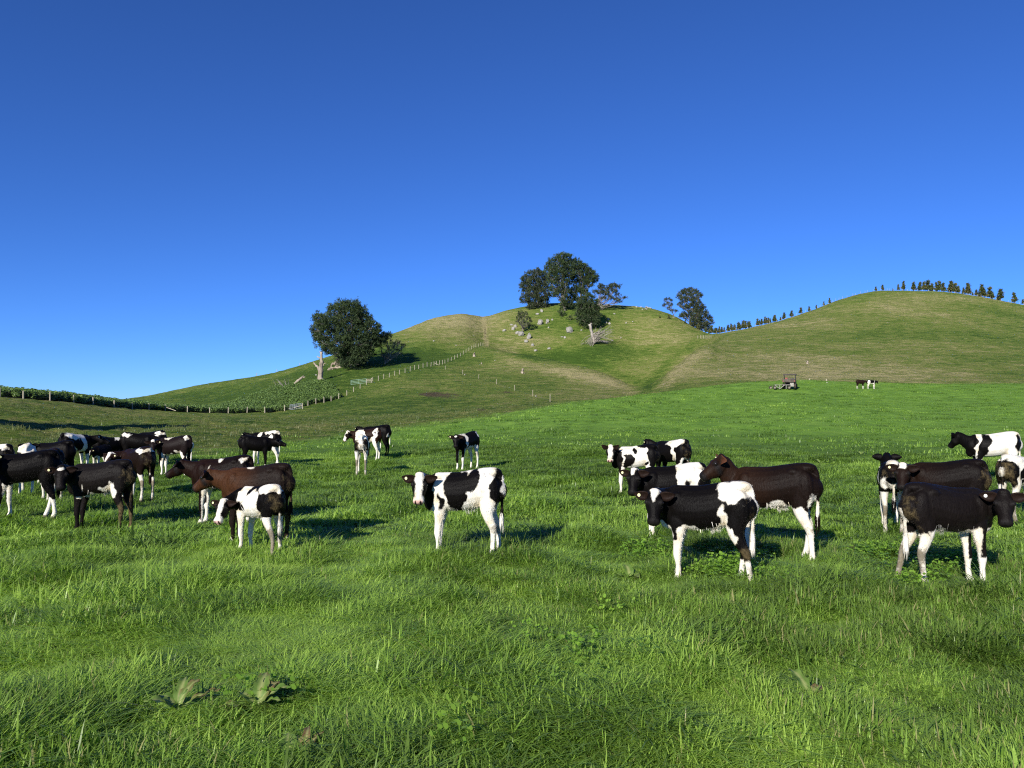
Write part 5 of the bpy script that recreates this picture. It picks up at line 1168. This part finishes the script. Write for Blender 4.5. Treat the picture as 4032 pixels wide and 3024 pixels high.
dock(3570, 1840, [(40, 50, .3, .1, .1), (170, 45, .3, .1, .15), (100, 60, .25, .1, .0), (-30, 40, .25, .1, .1)], 'dock clump out in the paddock left of the bowed-head calf')
dock(3390, 1792, [(20, 50, .3, .1, .0), (160, 45, .3, .1, .1), (90, 60, .25, .1, .0)], 'small dock clump far out in the open paddock')
dock(3230, 1828, [(0, 40, .4, .1, .1), (180, 45, .35, .1, .15), (100, 50, .3, .1, .1)], 'spreading dock clump in the open paddock behind the dark brown calf')
dock(1195, 3010, [(95, 80, .2, .05, .7), (60, 78, .18, .035, .8), (120, 75, .16, .03, .8)], 'dry brown dock stalks at the bottom edge of the foreground')
dock(1140, 3015, [(110, 70, .18, .08, -.1)], 'single green dock leaf rising beside the dry brown stalks')

def clover_src(k):
    rg = random.Random(90 + k); V = []; Fc = []; A = []; C = []
    for i in range(18):
        x, y, z = rg.gauss(0, .08), rg.gauss(0, .08), rg.uniform(.02, .10); r_ = rg.uniform(.006, .013); ang = rg.uniform(0, 2); cc = rg.random() * .8
        for j in range(3):
            q = ang + j * 2.094; cx, cy = x + math.cos(q) * r_, y + math.sin(q) * r_; b0 = len(V); tz = rg.uniform(-.010, .010)
            for m_ in range(6): V.append((cx + math.cos(m_ * 1.047) * r_ * .9, cy + math.sin(m_ * 1.047) * r_ * .9, z + tz * math.cos(m_) + .004)); A.append(.4); C.append(cc)
            Fc.append(tuple(range(b0, b0 + 6)))
    me = mesh('clover_patch', V, Fc)
    for nm, ar in (('t', A), ('c', C)):
        a = me.attributes.new(nm, 'FLOAT', 'POINT'); a.data.foreach_set('value', ar)
    return me
M_CLOV = mat_grass('clover_leaves', (.11, .23, .025), (.19, .36, .04), (.28, .44, .06), (.24, .38, .06), .45)
CP = []
for (u, v, su, n_) in ((2860, 2250, 110, 62), (3620, 2250, 120, 55), (3450, 2200, 60, 22), (2560, 2200, 60, 22), (2000, 2500, 700, 14)):
    for i in range(n_):
        p = hit(u + RNG.normal(0, su), min(3010, v + RNG.normal(0, su * .3)), 3); CP.append((p.x, p.y, p.z + .03))
CP = np.array(CP)
o = scatter('clover', CP, RNG.uniform(0, 6.28, len(CP)), RNG.uniform(.8, 1.35, len(CP)), np.clip(RNG.normal(.6, .2, len(CP)), 0, 1), [(clover_src(k), M_CLOV) for k in range(3)])
tag(o, 'clover and broad-leaved weeds threaded through the grass', 'clover', None, 'stuff')
